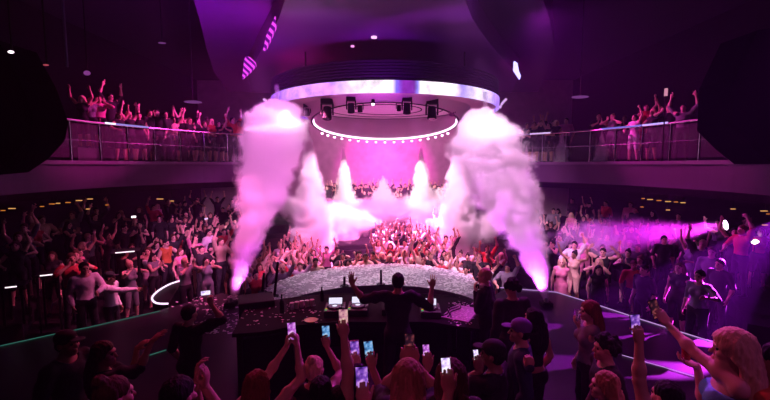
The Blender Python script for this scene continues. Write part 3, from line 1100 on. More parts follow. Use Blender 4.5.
plume('smoke_plume', 'tall pink smoke plume leaning inward from the nozzle left of the DJ', [(232, 304, 1.5, 9.3), (235, 290, 6, 9.4), (239, 275, 10, 9.6), (245, 252, 15, 10), (253, 225, 21, 10.6), (262, 197, 27, 11.2), (269, 165, 32, 12), (274, 138, 35, 12.7), (276, 118, 33, 13.2), (277, 105, 20, 13.5), (277, 98, 3, 13.7)], 6, scale=2.2)
plume('smoke_plume', 'wide whitish smoke plume leaning inward from the nozzle right of the DJ', [(546, 304, 1.5, 9.3), (543, 290, 7, 9.4), (539, 275, 12, 9.5), (532, 255, 18, 9.8), (522, 232, 25, 10.2), (508, 205, 33, 10.6),
      (495, 175, 40, 11), (486, 147, 40, 11.4), (483, 126, 33, 11.7), (483, 113, 18, 11.8), (485, 106, 3, 11.9)], 6, scale=2.2)
J = dict(h=.1, scale=2.4, warp=1.7)
plume('smoke_jet', 'slim smoke jet rising beside the inner side of the tall pink plume', [(314, 255, 24, 16), (313, 235, 24, 16), (312, 212, 20, 16), (311, 190, 15, 16), (310, 165, 10, 16), (309, 145, 6, 16), (308, 133, 2, 16)], 6, **J)
plume('smoke_jet', 'pointed white smoke jet far back, first from the pink screen on its left', [(346, 228, 16, 22), (345, 205, 14, 22), (344, 185, 9, 22), (344, 167, 5.5, 22), (343.5, 148, 1.2, 22)], 5, **J)
plume('smoke_jet', 'short pointed smoke jet far back in the middle of the floor', [(384, 222, 22, 24), (384, 205, 18, 24), (383, 192, 10, 24), (383, 177, 1.5, 24)], 5, **J)
plume('smoke_jet', 'pointed white smoke jet far back between the short middle jet and the wide plume', [(424, 224, 18, 22), (423, 203, 15, 22), (422, 182, 10, 22), (421, 165, 6, 22), (421, 148, 1.2, 22)], 5, **J)
plume('smoke_jet', 'thick smoke jet merging into the inner side of the wide whitish plume', [(456, 250, 22, 16.5), (458, 222, 21, 16.5), (459, 192, 17, 16.5), (460, 165, 12, 16.5), (460, 145, 8, 16.5), (460, 130, 2, 16.5)], 6, **J)
K = dict(h=.1, scale=1.6, warp=1.8, soft=.6)
plume('smoke_bank', 'low pink smoke bank drifting over the crowd beside the slim jet', [(272, 200, 6, 18), (286, 206, 14, 18), (305, 214, 20, 18), (325, 220, 22, 18), (347, 222, 20, 18.5), (366, 222, 14, 19), (378, 222, 4, 19)], 3.5, **K)
plume('smoke_bank', 'low white smoke bank behind the raised arms in the middle of the floor', [(348, 204, 4, 22), (362, 207, 12, 22), (385, 208, 15, 22.5), (410, 207, 14, 22.5), (436, 203, 15, 22), (455, 199, 13, 21), (466, 198, 4, 21)], 3.5, **K)
plume('smoke_bank', 'low pink smoke bank at the foot of the thick jet by the wide plume', [(430, 222, 5, 17.5), (445, 228, 14, 17.2), (460, 233, 18, 17), (475, 232, 20, 16.5), (495, 226, 16, 16), (505, 224, 4, 16)], 3.5, **K)
plume('haze_cloud', 'thin magenta haze drifting in the side lamp beam over the far crowd', [(724, 226, 3, 11.2), (705, 229, 9, 11.4), (680, 233, 16, 11.6), (655, 236, 21, 11.9), (625, 238, 24, 12.1), (595, 238, 25, 12.3), (568, 236, 18, 12.5), (556, 235, 5, 12.6)], .8, h=.1, scale=1.5, warp=1.6, soft=.8)

# ================================================================== PEOPLE NEAR THE CAMERA
def face(dx, dy):
    return math.atan2(dx, -dy)


def person(label, px, floor, hgt, rz, hands=None, D=None, female=False, name='person', **kw):
    s = hgt / 1.75
    zh = floor + 1.605 * s
    p = Pz(px[0], px[1], zh) if D is None else P(px[0], px[1], D)
    if D is not None: floor = p.z - 1.605 * s
    loc = Vector((p.x, p.y, floor))
    Mi = Matrix.Rotation(-rz, 3, 'Z')
    hs = {}
    for k, h in (hands or {}).items():
        if len(h[0]) == 3 and abs(h[0][0]) > 3:      # seen at a pixel, depth relative to the head
            w = P(h[0][0], h[0][1], p.y + h[0][2])
            q = (Mi @ (w - loc)) / s
        else:
            q = h[0]
        d = Mi @ Vector(h[1]) if h[1] is not None else None
        n = Mi @ Vector(h[2]) if h[2] is not None else None
        pole = Mi @ Vector(h[4]) if len(h) > 4 and h[4] is not None else None
        hs[k] = (np.array(q), d, n, h[3], pole)
    figk = {k: kw.pop(k) for k in ('lean', 'yaw', 'pitch', 'tilt', 'hair', 'stance', 'knee', 'seed', 'hv') if k in kw}
    sleeve = kw.get('sleeve', 'short'); legs = kw.get('legs', 'trousers')
    f = figure(female=female, hands=hs, sleeve=sleeve, legs=legs, **figk)
    o = make_person(name, f, s, loc, rz, label, **kw)
    M = Matrix.Rotation(rz, 3, 'Z')
    out = {}
    for k in ('R', 'L'):
        i = f['info'][k]
        tw = lambda v: loc + M @ (Vector(v) * s)
        dr = lambda v: M @ Vector(v)
        out[k] = dict(hold=tw(i['hold']), W=tw(i['W']), hd=dr(i['hd']), pn=dr(i['pn']), td=dr(i['td']))
    return o, out


def screen_mat(name, a, b, c, st, sc=22):
    m = bpy.data.materials.new(name)
    m.use_nodes = True
    nt = m.node_tree
    nt.nodes.clear()
    tc = nt.nodes.new('ShaderNodeTexCoord'); n = nt.nodes.new('ShaderNodeTexNoise'); n.inputs['Scale'].default_value = sc; n.inputs['Detail'].default_value = 3
    rp = nt.nodes.new('ShaderNodeValToRGB')
    el_ = rp.color_ramp.elements
    el_[0].position = .36; el_[0].color = (*a, 1); el_[1].position = .66; el_[1].color = (*c, 1)
    x = el_.new(.5); x.color = (*b, 1)
    e = nt.nodes.new('ShaderNodeEmission'); e.inputs[1].default_value = st
    o = nt.nodes.new('ShaderNodeOutputMaterial')
    nt.links.new(tc.outputs['Object'], n.inputs['Vector']); nt.links.new(n.outputs['Fac'], rp.inputs['Fac'])
    nt.links.new(rp.outputs['Color'], e.inputs[0]); nt.links.new(e.outputs[0], o.inputs[0])
    return m


SCR = {'flash': emat('phone_flash', (1, .92, 1), 2.5), 'pink': screen_mat('screen_pink', (.06, .01, .12), (.55, .12, .7), (1, .6, 1), 1.0), 'blue': screen_mat('screen_blue', (.01, .02, .1), (.12, .35, .75), (.6, .8, 1), .9),
       'gold': screen_mat('screen_gold', (.25, .06, .15), (.8, .35, .45), (1, .75, .55), .8), 'white': screen_mat('screen_white', (.35, .2, .6), (.8, .65, 1), (1, 1, 1), 1.2),
       'dark': screen_mat('screen_dark', (.01, .005, .01), (.05, .01, .03), (.5, .1, .12), .6), 'violet': screen_mat('screen_violet', (.03, .01, .12), (.2, .06, .5), (.85, .4, 1), 1.0)}
CASES = {'black': GEAR, 'pink': mat('case_pink', (.8, .2, .45), .4), 'white': mat('case_white', (.8, .8, .82), .4)}


def phone(loc, label, scr='pink', case='black', face_dir=None, upv=None, s=1.0, land=False):
    "phone whose screen looks along face_dir"
    n = Vector(face_dir or (Vector((0, 0, CAMZ)) - Vector(loc))).normalized()
    u = Vector(upv or (0, 0, 1))
    u = (u - n * u.dot(n)).normalized()
    r = u.cross(n).normalized()
    M = Matrix((r, -n, u)).transposed()
    w, h = (.148, .072) if land else (.074, .152)
    o = MB().box((0, 0, 0), (w, .009, h), bev=.004).build('phone', CASES[case])
    MB().box((0, -.0049, 0), (w * .9, .0012, h * .9)).build('screen', SCR[scr], o)
    b = MB()
    b.box((w * .27, .0055, h * .36), (.022, .003, .026), bev=.001)
    b.build('camera_bump', GEAR, o)
    o.rotation_euler = M.to_euler()
    o.location = loc
    o.scale = (s, s, s)
    return tag(o, label, 'phone')


def held_phone(h, label, **k):
    "phone resting in the palm, fingers round it"
    n = -h['pn'] if (-h['pn']).dot(Vector((0, -1, .2))) > h['pn'].dot(Vector((0, -1, .2))) else h['pn']
    p = h['hold'] + h['hd'] * .045 * 1
    return phone(p, label, face_dir=k.pop('face_dir', (0, -1, .12)), upv=h['hd'] + Vector((0, 0, .6)), **k)


UP = (0, -.05, 1)
AW = face(0, 1)       # looking at the stage
FWD = (0, 1, 0)
BK = (0, -1, 0)
ST = 1.25             # stage height
RI = 1.6              # riser height

# the DJ
dj, _ = person('DJ in black T-shirt seen from behind at the desk, both open hands raised', (398, 282), ST, 1.8, AW, {'L': ((352, 284, .12), (-.12, .1, 1), (.1, 1, 0), 'open', (-.5, -.2, -1)), 'R': ((432, 287, .08), (.18, .1, 1), (-.1, 1, 0), 'open', (.5, -.2, -1))},
               hair='short', skin=1, topc='black', botc='black')

_, h = person('person with wavy brown hair reaching both hands toward the stage, face lit red', (103, 354), ST, 1.68, face(.75, .6), {'L': ((137, 348, .25), (.6, .3, .5), (0, .3, -1), 'relax', (0, 0, -1)), 'R': ((152, 341, .2), (.6, .3, .5), (0, .3, -1), 'open', (0, 0, -1))},
              female=True, hair='wavy', skin=1, topc='black', hairc='brown', yaw=-.5)
person('person in dark cap and black top in profile at the far left edge', (66, 343), ST, 1.72, face(.95, -.1), None, hair='cap', cap='black', topc='black', skin=1)
person('person with brown bun low at the bottom edge below the reaching woman', (113, 397), RI, 1.7, face(.6, .8), None, female=True, hair='bun', hairc='brown', topc='black', skin=1)
person('person in black clapping raised hands at the bottom edge left of the phones', (178, 397), RI, 1.72, face(.3, 1), {'L': ((198, 380, .22), (.05, .1, 1), (1, 0, 0), 'relax', (-.5, 0, -1)), 'R': ((205, 387, .22), (.1, .1, 1), (-1, 0, 0), 'relax', (.6, 0, -1))},
       hair='short', topc='black', skin=1)
_, h = person('person in black on the dark platform raising a small lit phone beside the pink plume', (189, 314), ST, 1.7, face(.35, .9), {'R': ((211, 304, .1), (-.25, .1, 1), FWD, 'phone', (1, 0, -1))}, hair='short', topc='black', skin=0, D=5.0)
phone(h['R']['hold'] + h['R']['hd'] * .06 + Vector((-.05, 0, .0)), 'small phone with white light held up by the person beside the pink plume', scr='white', s=.85, land=True)

_, h = person('woman with auburn hair at the bottom edge raising a phone with both hands', (257, 385), ST, 1.68, face(.15, 1), {'L': ((287, 346, .22), (0.1, .05, 1), (1, .2, 0), 'phone', (-.3, -.3, -1)), 'R': ((297, 345, .22), (-.05, .05, 1), (-1, .2, 0), 'phone', (.6, -.2, -1))},
              female=True, hair='long', hairc='auburn', sleeve='none', topc='black', skin=0)
phone((h['L']['hold'] + h['R']['hold']) / 2 + Vector((0, .0, .05)), 'phone with pink screen held high by the auburn woman, nearest the black monitor wedge', scr='pink', face_dir=(0, -1, .15), upv=(-.1, .1, 1))
_, h = person('person with pale blonde bun facing the stage, one arm holding a phone up', (314, 370), ST, 1.66, face(.2, 1), {'R': ((327, 347, .3), (-.1, .05, 1), FWD, 'phone', (.7, 0, -1))}, female=True, hair='bun', hairc='blonde', sleeve='none', topc='black', skin=1)
held_phone(h['R'], 'phone with pale blue screen held up above the pale blonde bun', scr='blue')
_, h = person('person in black stretching one long bare arm up before the twin turntables', (321, 393), ST, 1.74, AW, {'R': ((344, 330, .15), (-.05, .05, 1), FWD, 'phone', (.9, 0, -1))}, hair='short', sleeve='none', topc='black', skin=0)
held_phone(h['R'], 'phone with golden pink screen held highest, in front of the twin turntables', scr='gold')
_, h = person('person with dark hair at the bottom edge holding up the pink cased phone', (338, 402), ST, 1.64, AW, {'R': ((357, 366, .18), (-.15, .05, 1), FWD, 'phone', (.9, 0, -1))}, female=True, hair='short', sleeve='long', topc='purple', skin=0)
held_phone(h['R'], 'phone in pink case with violet screen, left of the blue screened phone', scr='violet', case='pink')
_, h = person('person with brown hair at the bottom edge holding up the blue screened phone', (378, 402), ST, 1.66, AW, {'L': ((372, 367, .2), (-.2, .05, 1), FWD, 'phone', (.3, -.2, -1))}, hair='short', hairc='brown', sleeve='none', topc='black', skin=1)
held_phone(h['L'], 'phone with bright blue screen beside the pink cased phone', scr='blue')
_, h = person('person mostly below the picture holding the phone that is largest and lowest', (372, 440), RI, 1.7, AW, {'L': ((364, 405, .26), (-.1, .1, 1), FWD, 'phone', (-.4, -.2, -1))}, hair='short', hairc='brown', sleeve='short', topc='pink', skin=0)
held_phone(h['L'], 'large phone with violet screen lowest at the bottom edge by a pink hand', scr='violet', face_dir=(0, -1, .3))
_, h = person('woman with long light brown hair seen from behind, dark phone held above her head', (408, 379), RI, 1.68, AW, {'R': ((415, 362, .3), (-.1, .1, 1), FWD, 'phone', (.8, 0, -1)), 'L': ((404, 362, .3), (.15, .1, 1), FWD, 'phone', (-.8, 0, -1))},
              female=True, hair='long', hairc='light brown', topc='black', skin=1, hv=1.15)
phone((h['L']['hold'] + h['R']['hold']) / 2 + Vector((0, .01, .04)), 'dark screened phone held above the woman with light brown hair', scr='dark')
_, h = person('person in black behind the two long haired women raising a slim phone', (431, 395), ST, 1.7, AW, {'L': ((428, 368, .25), (-.1, .05, 1), FWD, 'phone', (-.7, 0, -1))}, hair='short', topc='black', skin=1)
held_phone(h['L'], 'slim dim phone tilted in a dark hand between the two long haired women', scr='pink', s=.75)
person('woman with long brown hair seen from behind, lit violet, under the brightest phone', (451, 378), RI, 1.66, AW, None, female=True, hair='long', hairc='brown', topc='black', skin=1, hv=1.15)
_, h = person('person mostly below the picture holding the brightest phone over the long brown hair', (470, 452), RI, 1.72, AW, {'L': ((449, 392, .42), (-.1, .1, 1), FWD, 'phone', (-.3, -.2, -1))}, hair='short', topc='black', skin=1)
held_phone(h['L'], 'brightest white screened phone in front of the long brown hair', scr='white', s=.75, face_dir=(0, -1, .3))
_, h = person('man in black cap and black top in profile beside the right monitor wedge', (494, 354), ST, 1.76, face(-.8, .5), {'L': ((482, 374, -.1), (-.2, .1, 1), FWD, 'phone', (0, -.5, -1))}, hair='cap', cap='black', topc='black', skin=2)
held_phone(h['L'], 'small phone held low by the man in the black cap', scr='white', s=.6)
_, h = person('camera operator with pale pink hair and black clothes standing at the end of the ledge', (485, 276), ST, 1.74, face(-.85, .4), {'R': ((484, 296, -.1), (-.4, .3, .6), (0, 0, 1), 'phone', (.3, -.5, -1)), 'L': ((476, 292, -.05), (-.2, .1, .8), (.5, 0, .2), 'relax', (0, 0, -1))}, hair='short', hairc='blonde', topc='black', sleeve='long', skin=0)
cm = h['R']['hold'] + Vector((0, 0, .05))
c_ = tag(empty('camera', cm, face(-.85, .4)), 'small white camera held by the operator with pale pink hair', 'camera')
MB().box((0, 0, 0), (.13, .06, .09), bev=.008).build('camera_body', CASES['white'], c_)
MB().cyl((0, -.03, 0), (0, -.1, 0), .032, .036, 14).build('camera_lens', GEAR, c_)
person('man with black curly hair in black standing right of the camera operator', (512, 288), ST, 1.78, face(-.3, 1), None, hair='curly', hairc='black', topc='black', sleeve='long', skin=2, seed=4)
person('woman with long dark wavy hair and bare shoulders beside the plume nozzle', (534, 318), ST, 1.68, face(-.5, .8), None, female=True, hair='wavy', hairc='black', garment='tube_top', sleeve='none', topc='black', skin=1)
_, h = person('man in purple cap and navy hoodie in profile raising one fist', (521, 331), ST, 1.76, face(-.9, .3), {'R': ((531, 372, -.45), (0, .1, 1), FWD, 'fist', (.2, -.3, -1))}, hair='cap', cap='purple', hairc='black', garment='hoodie', sleeve='long', topc='navy', skin=1)
bl = MB()
bl.tube([h['R']['W'] + h['R']['td'] * .034 * math.cos(2 * PI * k / 14) + h['R']['pn'] * .03 * math.sin(2 * PI * k / 14) for k in range(14)], .006, 6, True)
tag(bl.build('bracelet', CASES['white']), 'thin white bracelet on the raised wrist of the man in navy hoodie', 'bracelet')
_, h = person('woman with long auburn hair in patterned pale top in profile by the catwalk', (590, 311), ST, 1.68, face(-.95, .15), {'L': ((579, 326, .08), (-.4, .1, .5), (.2, .2, 1), 'relax', (0, 0, -1))}, female=True, hair='long', hairc='auburn', sleeve='none', topc='grey', skin=0, hv=1.15)


def cup(loc, label, liquid=None):
    t = tag(empty('cup', loc), label, 'cup')
    MB().cyl((0, 0, 0), (0, 0, .12), .028, .036, 16).build('glass', mat('cup_clear', (.8, .75, .8), .1, trans=.85, alpha=.6), t)
    if liquid:
        MB().cyl((0, 0, .006), (0, 0, .085), .026, .032, 16).build('drink', liquid, t)
    return t


cup(h['L']['hold'] + Vector((0, 0, .0)), 'clear plastic cup held by the woman in the patterned pale top')
person('person with dark curly hair in profile in front of the auburn haired woman', (606, 348), ST, 1.7, face(-.95, .1), None, hair='curly', hairc='black', topc='black', skin=1, seed=9)
person('woman with light brown wavy hair at the bottom edge below the curly haired person', (606, 386), ST, 1.66, face(-.9, .4), None, female=True, hair='wavy', hairc='light brown', topc='black', skin=0)
_, h = person('person in black raising a dim phone over the violet striped catwalk', (668, 398), ST, 1.74, face(-.3, 1), {'L': ((637, 327, .15), (-.1, .05, 1), FWD, 'phone', (-.8, 0, -1))}, hair='short', hairc='black', topc='black', sleeve='none', skin=1)
held_phone(h['L'], 'phone with dim violet screen held up over the violet striped catwalk', scr='violet')
_, h = person('blonde woman in blue tube top stretching one arm out with a phone', (733, 350), RI, 1.80, face(-.85, .5), {'L': ((664, 321, .42), (-.5, .2, .8), (-.3, 1, .3), 'phone', (0, -.2, -1)), 'R': ((697, 366, .2), (-.8, .2, .2), (0, 0, 1), 'relax', (.1, -.3, -1))},
              female=True, hair='long', hairc='blonde', garment='tube_top', sleeve='none', topc='blue', skin=0, D=2.6, hv=1.28)
held_phone(h['L'], 'dark backed phone at the end of the blonde woman\'s outstretched arm', scr='dark')
cup(h['R']['hold'] + Vector((0, 0, .0)), 'plastic cup of red drink held by the blonde woman', emat('red_drink', (.9, .03, .06), .35) if False else mat('red_drink', (.8, .03, .05), .2))
person('person in orange sleeved top at the right edge behind the blonde woman', (779, 362), RI, 1.78, face(-.5, .8), None, hair='short', hairc='black', sleeve='long', topc='orange', skin=1, D=2.5)

# people on the terraces who stand out
def inside(p, poly):
    c = False
    j = len(poly) - 1
    for i in range(len(poly)):
        a, b = poly[i], poly[j]
        if (a[1] > p[1]) != (b[1] > p[1]) and p[0] < (b[0] - a[0]) * (p[1] - a[1]) / (b[1] - a[1]) + a[0]: c = not c
        j = i
    return c


def pdist(p, poly, closed=True):
    p = np.array(p[:2]); best = 9e9
    for i in range(len(poly) if closed else len(poly) - 1):
        a, b = np.array(poly[i]), np.array(poly[(i + 1) % len(poly)])
        t = np.clip((p - a) @ (b - a) / max((b - a) @ (b - a), 1e-9), 0, 1)
        best = min(best, np.linalg.norm(p - a - t * (b - a)))
    return best


MID = []


def mid(label, px, hgt, rz, hands=None, **kw):
    for D in np.arange(7.4, 15, .05):
        p = P(px[0], px[1], D)
        if p.z - 1.605 * hgt / 1.75 <= zt(p.x, p.y) and not inside((p.x, p.y), stage_pts) and pdist((p.x, p.y), stage_pts) > .28: break
    o, h = person(label, px, zt(p.x, p.y), hgt, rz, hands, voxel=.012, **kw)
    MID.append((o.location.x, o.location.y))
    return o, h


mid('man in loose white shirt and black cap nearest the teal strip, arm stretched out', (110, 277), 1.78, face(.9, .1), {'R': ((.05, -.5, 1.3), None, None, 'relax', None)}, hair='cap', cap='black', topc='white', sleeve='long', skin=2)
mid('man in white long sleeved shirt left of the man in the black cap', (84, 268), 1.76, face(.7, -.5), {'L': ((.1, -.35, 1.15), None, None, 'relax', None)}, hair='short', topc='white', sleeve='long', skin=1)
mid('woman in white tube top and white skirt raising a drink on the left terrace', (148, 251), 1.7, face(.3, -1), {'R': ((-.08, -.2, 1.52), (0.2, 0, 1), None, 'fist', (-1, 0, -.5)), 'L': ((.1, -.25, 1.45), (-.3, 0, 1), None, 'relax', (1, 0, -.5))}, female=True, hair='long', hairc='brown', topc='white', botc='white', legs='skirt', garment='tube_top', sleeve='none', skin=0)
mid('bare shouldered man in orange vest behind the woman in the white skirt', (166, 243), 1.76, face(.8, -.3), {'L': ((.1, -.4, 1.3), None, None, 'relax', None)}, hair='short', topc='orange', sleeve='none', skin=0)
mid('broad man in black suit with his back turned behind the two white shirts', (124, 253), 1.88, face(.4, 1), None, hair='short', topc='black', sleeve='long', skin=2)
mid('person in pale shirt standing close to the pink plume on the left floor', (213, 219), 1.76, face(.5, -.9), {'R': ((-.2, -.3, 1.5), None, None, 'open', None)}, hair='short', topc='white', sleeve='long', skin=0)
mid('person in black with both arms raised beside the right plume past the catwalk', (603, 252), 1.74, face(-.6, -.7), {'R': ((-.3, -.15, 1.75), None, None, 'open', None), 'L': ((.3, -.15, 1.75), None, None, 'open', None)}, hair='short', topc='black', sleeve='none', skin=0)
mid('person in grey top with one arm bent on the right terrace below the magenta beam', (700, 276), 1.7, face(-.7, -.3), {'L': ((.3, -.35, 1.3), None, None, 'relax', None)}, female=True, hair='short', topc='grey', sleeve='short', skin=1)
mid('blonde woman in pink dress close to the right plume beyond the catwalk', (562, 262), 1.68, face(-.5, -.8), None, female=True, hair='long', hairc='blonde', topc='pink', botc='pink', legs='skirt', sleeve='none', skin=0)

# guests holding lit phones
for (px, py, hx, sc_, lb_) in ((124, 228, .25, 2.2, 'person in black with a bright phone flash raised on the left terrace'), (229, 212, .22, 2.0, 'person in black with a phone flash raised tight against the pink plume'), (199, 228, .22, 1.0, 'person in black raising a white lit phone in the left crowd'),
                         (411, 240, .22, 2.0, 'dancer in black with a bright white phone flash in the middle of the floor')):
    o, h = mid(lb_, (px, py), 1.72, face(.2 - (px - 385) / 40, -1), {'L': ((hx, -.2, 1.82), (0, 0, 1), (0, -1, 0), 'phone', None)}, hair='short', topc='black', skin=0)
    phone(h['L']['hold'] + h['L']['hd'] * .06, 'lit white phone in the hand of the ' + lb_.split(' with')[0].split(' raising')[0] + {124: ' on the left terrace', 229: ' against the pink plume', 199: ' in the left crowd', 411: ' mid floor'}[px],
          scr='white' if sc_ == 1 else 'flash', s=1.0, land=True)

# ================================================================== DJ DESK AND STAGE GEAR
DZ = 2.2
desk = tag(empty('desk', Pz(385, 312, DZ) * 1.0), 'long dark curved desk in front of the DJ with decks, cups and paper on it', 'desk')
dl = desk.location.copy()
bk = smooth_line([xy(x, y, DZ) for x, y in ((246, 306), (272, 300), (305, 296), (345, 293.5), (390, 293), (430, 294), (458, 297), (474, 302))])
fr = smooth_line([xy(x, y, DZ) for x, y in ((232, 334), (268, 331), (300, 325), (345, 322), (390, 322), (430, 322), (455, 326), (480, 329))])
loc2 = lambda L: [(p[0] - dl.x, p[1] - dl.y) for p in L]
MB().band(loc2(bk), loc2(fr), -.05, 0).build('desk_top', mat('desk_top', (.006, .006, .007), .8, spec=.1, var=.3, vscale=5), desk)
inb = [(b[0] * .96 + f[0] * .04, b[1] * .96 + f[1] * .04) for b, f in zip(loc2(bk), loc2(fr))]
MB().band(loc2(bk), inb, ST - DZ, -.05).build('front_panel', GEAR, desk)
for i in (1, 8, 16, 23):
    f = loc2(fr)[i]; b = loc2(bk)[i]
    p = (f[0] * .93 + b[0] * .07, f[1] * .93 + b[1] * .07)
    MB().box((p[0], p[1], (ST - DZ - .05) / 2), (.07, .07, DZ - ST - .05), bev=.005).build('leg', GEAR, desk)

SCRW = emat('deck_screen', (.8, .75, 1), 1.1)
PLAT = mat('platter', (.3, .28, .32), .25, .9)


def deck(px, py, rz, label):
    p = Pz(px, py, DZ)
    t = tag(empty('turntable_deck', p, rz), label, 'DJ deck', 'DJ decks on the desk')
    MB().box((0, 0, .045), (.31, .42, .09), bev=.008).build('body', mat('deck_grey', (.06, .058, .065), .4), t)
    MB().cyl((0, -.04, .09), (0, -.04, .102), .125, .122, 32).build('platter_rim', GEAR, t)
    j = MB().cyl((0, -.04, .102), (0, -.04, .116), .108, .1, 32).build('jog_wheel', PLAT, t)
    MB().cyl((0, -.04, .116), (0, -.04, .118), .038, .038, 24).build('jog_display', SCRW, j)
    s = MB().box((0, .155, .135), (.24, .012, .12), rot=Matrix.Rotation(R(-35), 3, 'X'), bev=.003)
    s = s.build('screen_hood', GEAR, t)
    MB().box((0, .147, .131), (.21, .004, .1), rot=Matrix.Rotation(R(-35), 3, 'X')).build('screen', SCRW, s)
    for k in range(2):
        MB().cyl((-.125, -.15 + k * .045, .09), (-.125, -.15 + k * .045, .097), .017, .017, 14).build('button', emat('btn%d' % k, ((.1, .9, .3), (1, .5, .05))[k], .5), t)
    MB().box((.13, -.08, .1), (.016, .05, .02), bev=.003).build('fader', METAL, t)
    for k in range(5):
        MB().cyl((-.1 + k * .035, .085, .09), (-.1 + k * .035, .085, .102), .009, .007, 10).build('knob', METAL, t)
    return t


deck(335, 312, .05, 'left deck of the twin decks under the raised golden phone')
deck(358, 311, 0, 'right deck of the twin decks, touching distance from the DJ\'s left elbow')
deck(430, 313, -.05, 'single deck by the DJ\'s right elbow, beside the pale board')
p = Pz(392, 311, DZ)
t = tag(empty('mixer', p), 'black mixer with rows of knobs in front of the DJ', 'mixer')
MB().box((0, 0, .045), (.32, .4, .09), bev=.008).build('body', GEAR, t)
for i in range(4):
    MB().box((-.105 + i * .07, -.11, .094), (.014, .09, .012)).build('fader', METAL, t)
    for k in range(4):
        MB().cyl((-.105 + i * .07, .15 - k * .05, .09), (-.105 + i * .07, .15 - k * .05, .108), .012, .009, 10).build('knob', METAL, t)
p = Pz(461, 314, DZ)
t = tag(empty('board', p, -.5), 'pale flat board strewn with paper at the right end of the desk', 'board')
MB().box((0, 0, .012), (.42, .62, .024), bev=.004).build('board_top', mat('board_pale', (.5, .45, .5), .6, var=.2, vscale=8), t)
for k in range(3):
    MB().tube([(-.2 + .05 * k + .04 * math.sin(j * .8 + k), -.28 + j * .06, .034) for j in range(10)], .008, 6).build('cable', GEAR, t)
for k, (px, py) in enumerate(((292, 309), (297, 308), (302, 307), (307, 306.3), (312, 305.6))):
    p = Pz(px, py, DZ)
    t = tag(empty('cup', p), f'small white cup on the desk left of the decks, {ordn[k]} of five from the left', 'cup', 'white cups on the desk')
    MB().cyl((0, 0, 0), (0, 0, .1), .028, .038, 14).build('cup_body', CASES['white'], t)
    MB().cyl((0, 0, .1), (0, 0, .104), .037, .034, 14).build('rim', CASES['white'], t)
p = Pz(311, 321, DZ)
t = tag(empty('ashtray', p), 'small round amber dish on the desk between the pink and blue phones', 'dish')
MB().cyl((0, 0, 0), (0, 0, .02), .07, .1, 20).build('dish_body', mat('amber_glass', (.7, .3, .08), .2), t)
for (px, py, r, h, lb_) in ((282, 313, .035, .3, 'dark bottle on the desk near the black monitor, the taller one'), (322, 301, .03, .24, 'dark bottle at the back edge of the desk behind the left deck')):
    p = Pz(px, py, DZ)
    t = tag(empty('bottle', p), lb_, 'bottle')
    mb = MB().cyl((0, 0, 0), (0, 0, h * .6), r, r, 16).cyl((0, 0, h * .6), (0, 0, h * .75), r, r * .4, 16).cyl((0, 0, h * .75), (0, 0, h), r * .4, r * .36, 12)
    mb.build('bottle_body', mat('bottle_glass', (.02, .04, .03), .08), t)
    MB().cyl((0, 0, h), (0, 0, h + .012), r * .42, r * .42, 12).build('cap', METAL, t)
confetti('confetti', 'white paper confetti scattered on the desk beside the decks', 170, lambda: tuple(Pz(random.choice([random.uniform(242, 322), random.uniform(448, 476)]), random.uniform(303, 326), DZ))[:2], DZ + .002, PAPER, .015, .045)
confetti('confetti', 'white paper confetti lying on the pale board', 150, lambda: tuple(Pz(random.gauss(461, 4), random.gauss(312, 5), DZ + .024))[:2], DZ + .024, PAPER, .015, .04)


def speaker(px, py, zb, dims, rz, label, tilt=0.0):
    p = Pz(px, py, zb)
    t = tag(empty('stage_monitor', p, rz), label, 'speaker')
    w, d, h = dims
    MB().box((0, 0, h / 2), (w, d, h), bev=.015).build('cabinet', GEAR, t)
    MB().box((0, d / 2 + .006, h / 2), (w * .92, .012, h * .92), bev=.004).build('grille', mat('grille_black', (.02, .02, .022), .6, bump=.6, vscale=140), t)
    for s in (-1, 1):
        MB().box((s * (w / 2 + .004), 0, h * .7), (.008, .16, .05), bev=.002).build('handle', METAL, t)
    return t


speaker(258, 358, ST, (.56, .5, 1.05), .35, 'tall black monitor speaker standing by the left end of the desk')


def wedge(px, py, zb, s, rz, label):
    t = tag(empty('monitor_wedge', Pz(px, py, zb), rz), label, 'speaker')
    mb = MB()
    pr = [(-.3, 0), (.3, 0), (.3, .12), (-.12, .48), (-.3, .48)]
    L = [[mb.bm.verts.new((x * s, q * .32 * s, z * s)) for x, z in pr] for q in (-1, 1)]
    mb.bm.faces.new(L[0]); mb.bm.faces.new(list(reversed(L[1])))
    for i in range(5):
        mb.bm.faces.new((L[0][i], L[0][(i + 1) % 5], L[1][(i + 1) % 5], L[1][i]))
    mb.build('cabinet', GEAR, t)
    a, b = Vector((.3 * s, 0, .12 * s)), Vector((-.12 * s, 0, .48 * s))
    for q in (-1, 1):
        o = Vector((.006, q * .31 * s, .006))
        MB().tube([a + o, b + o], .006, 6).build('edge_trim', METAL, t)
    return t


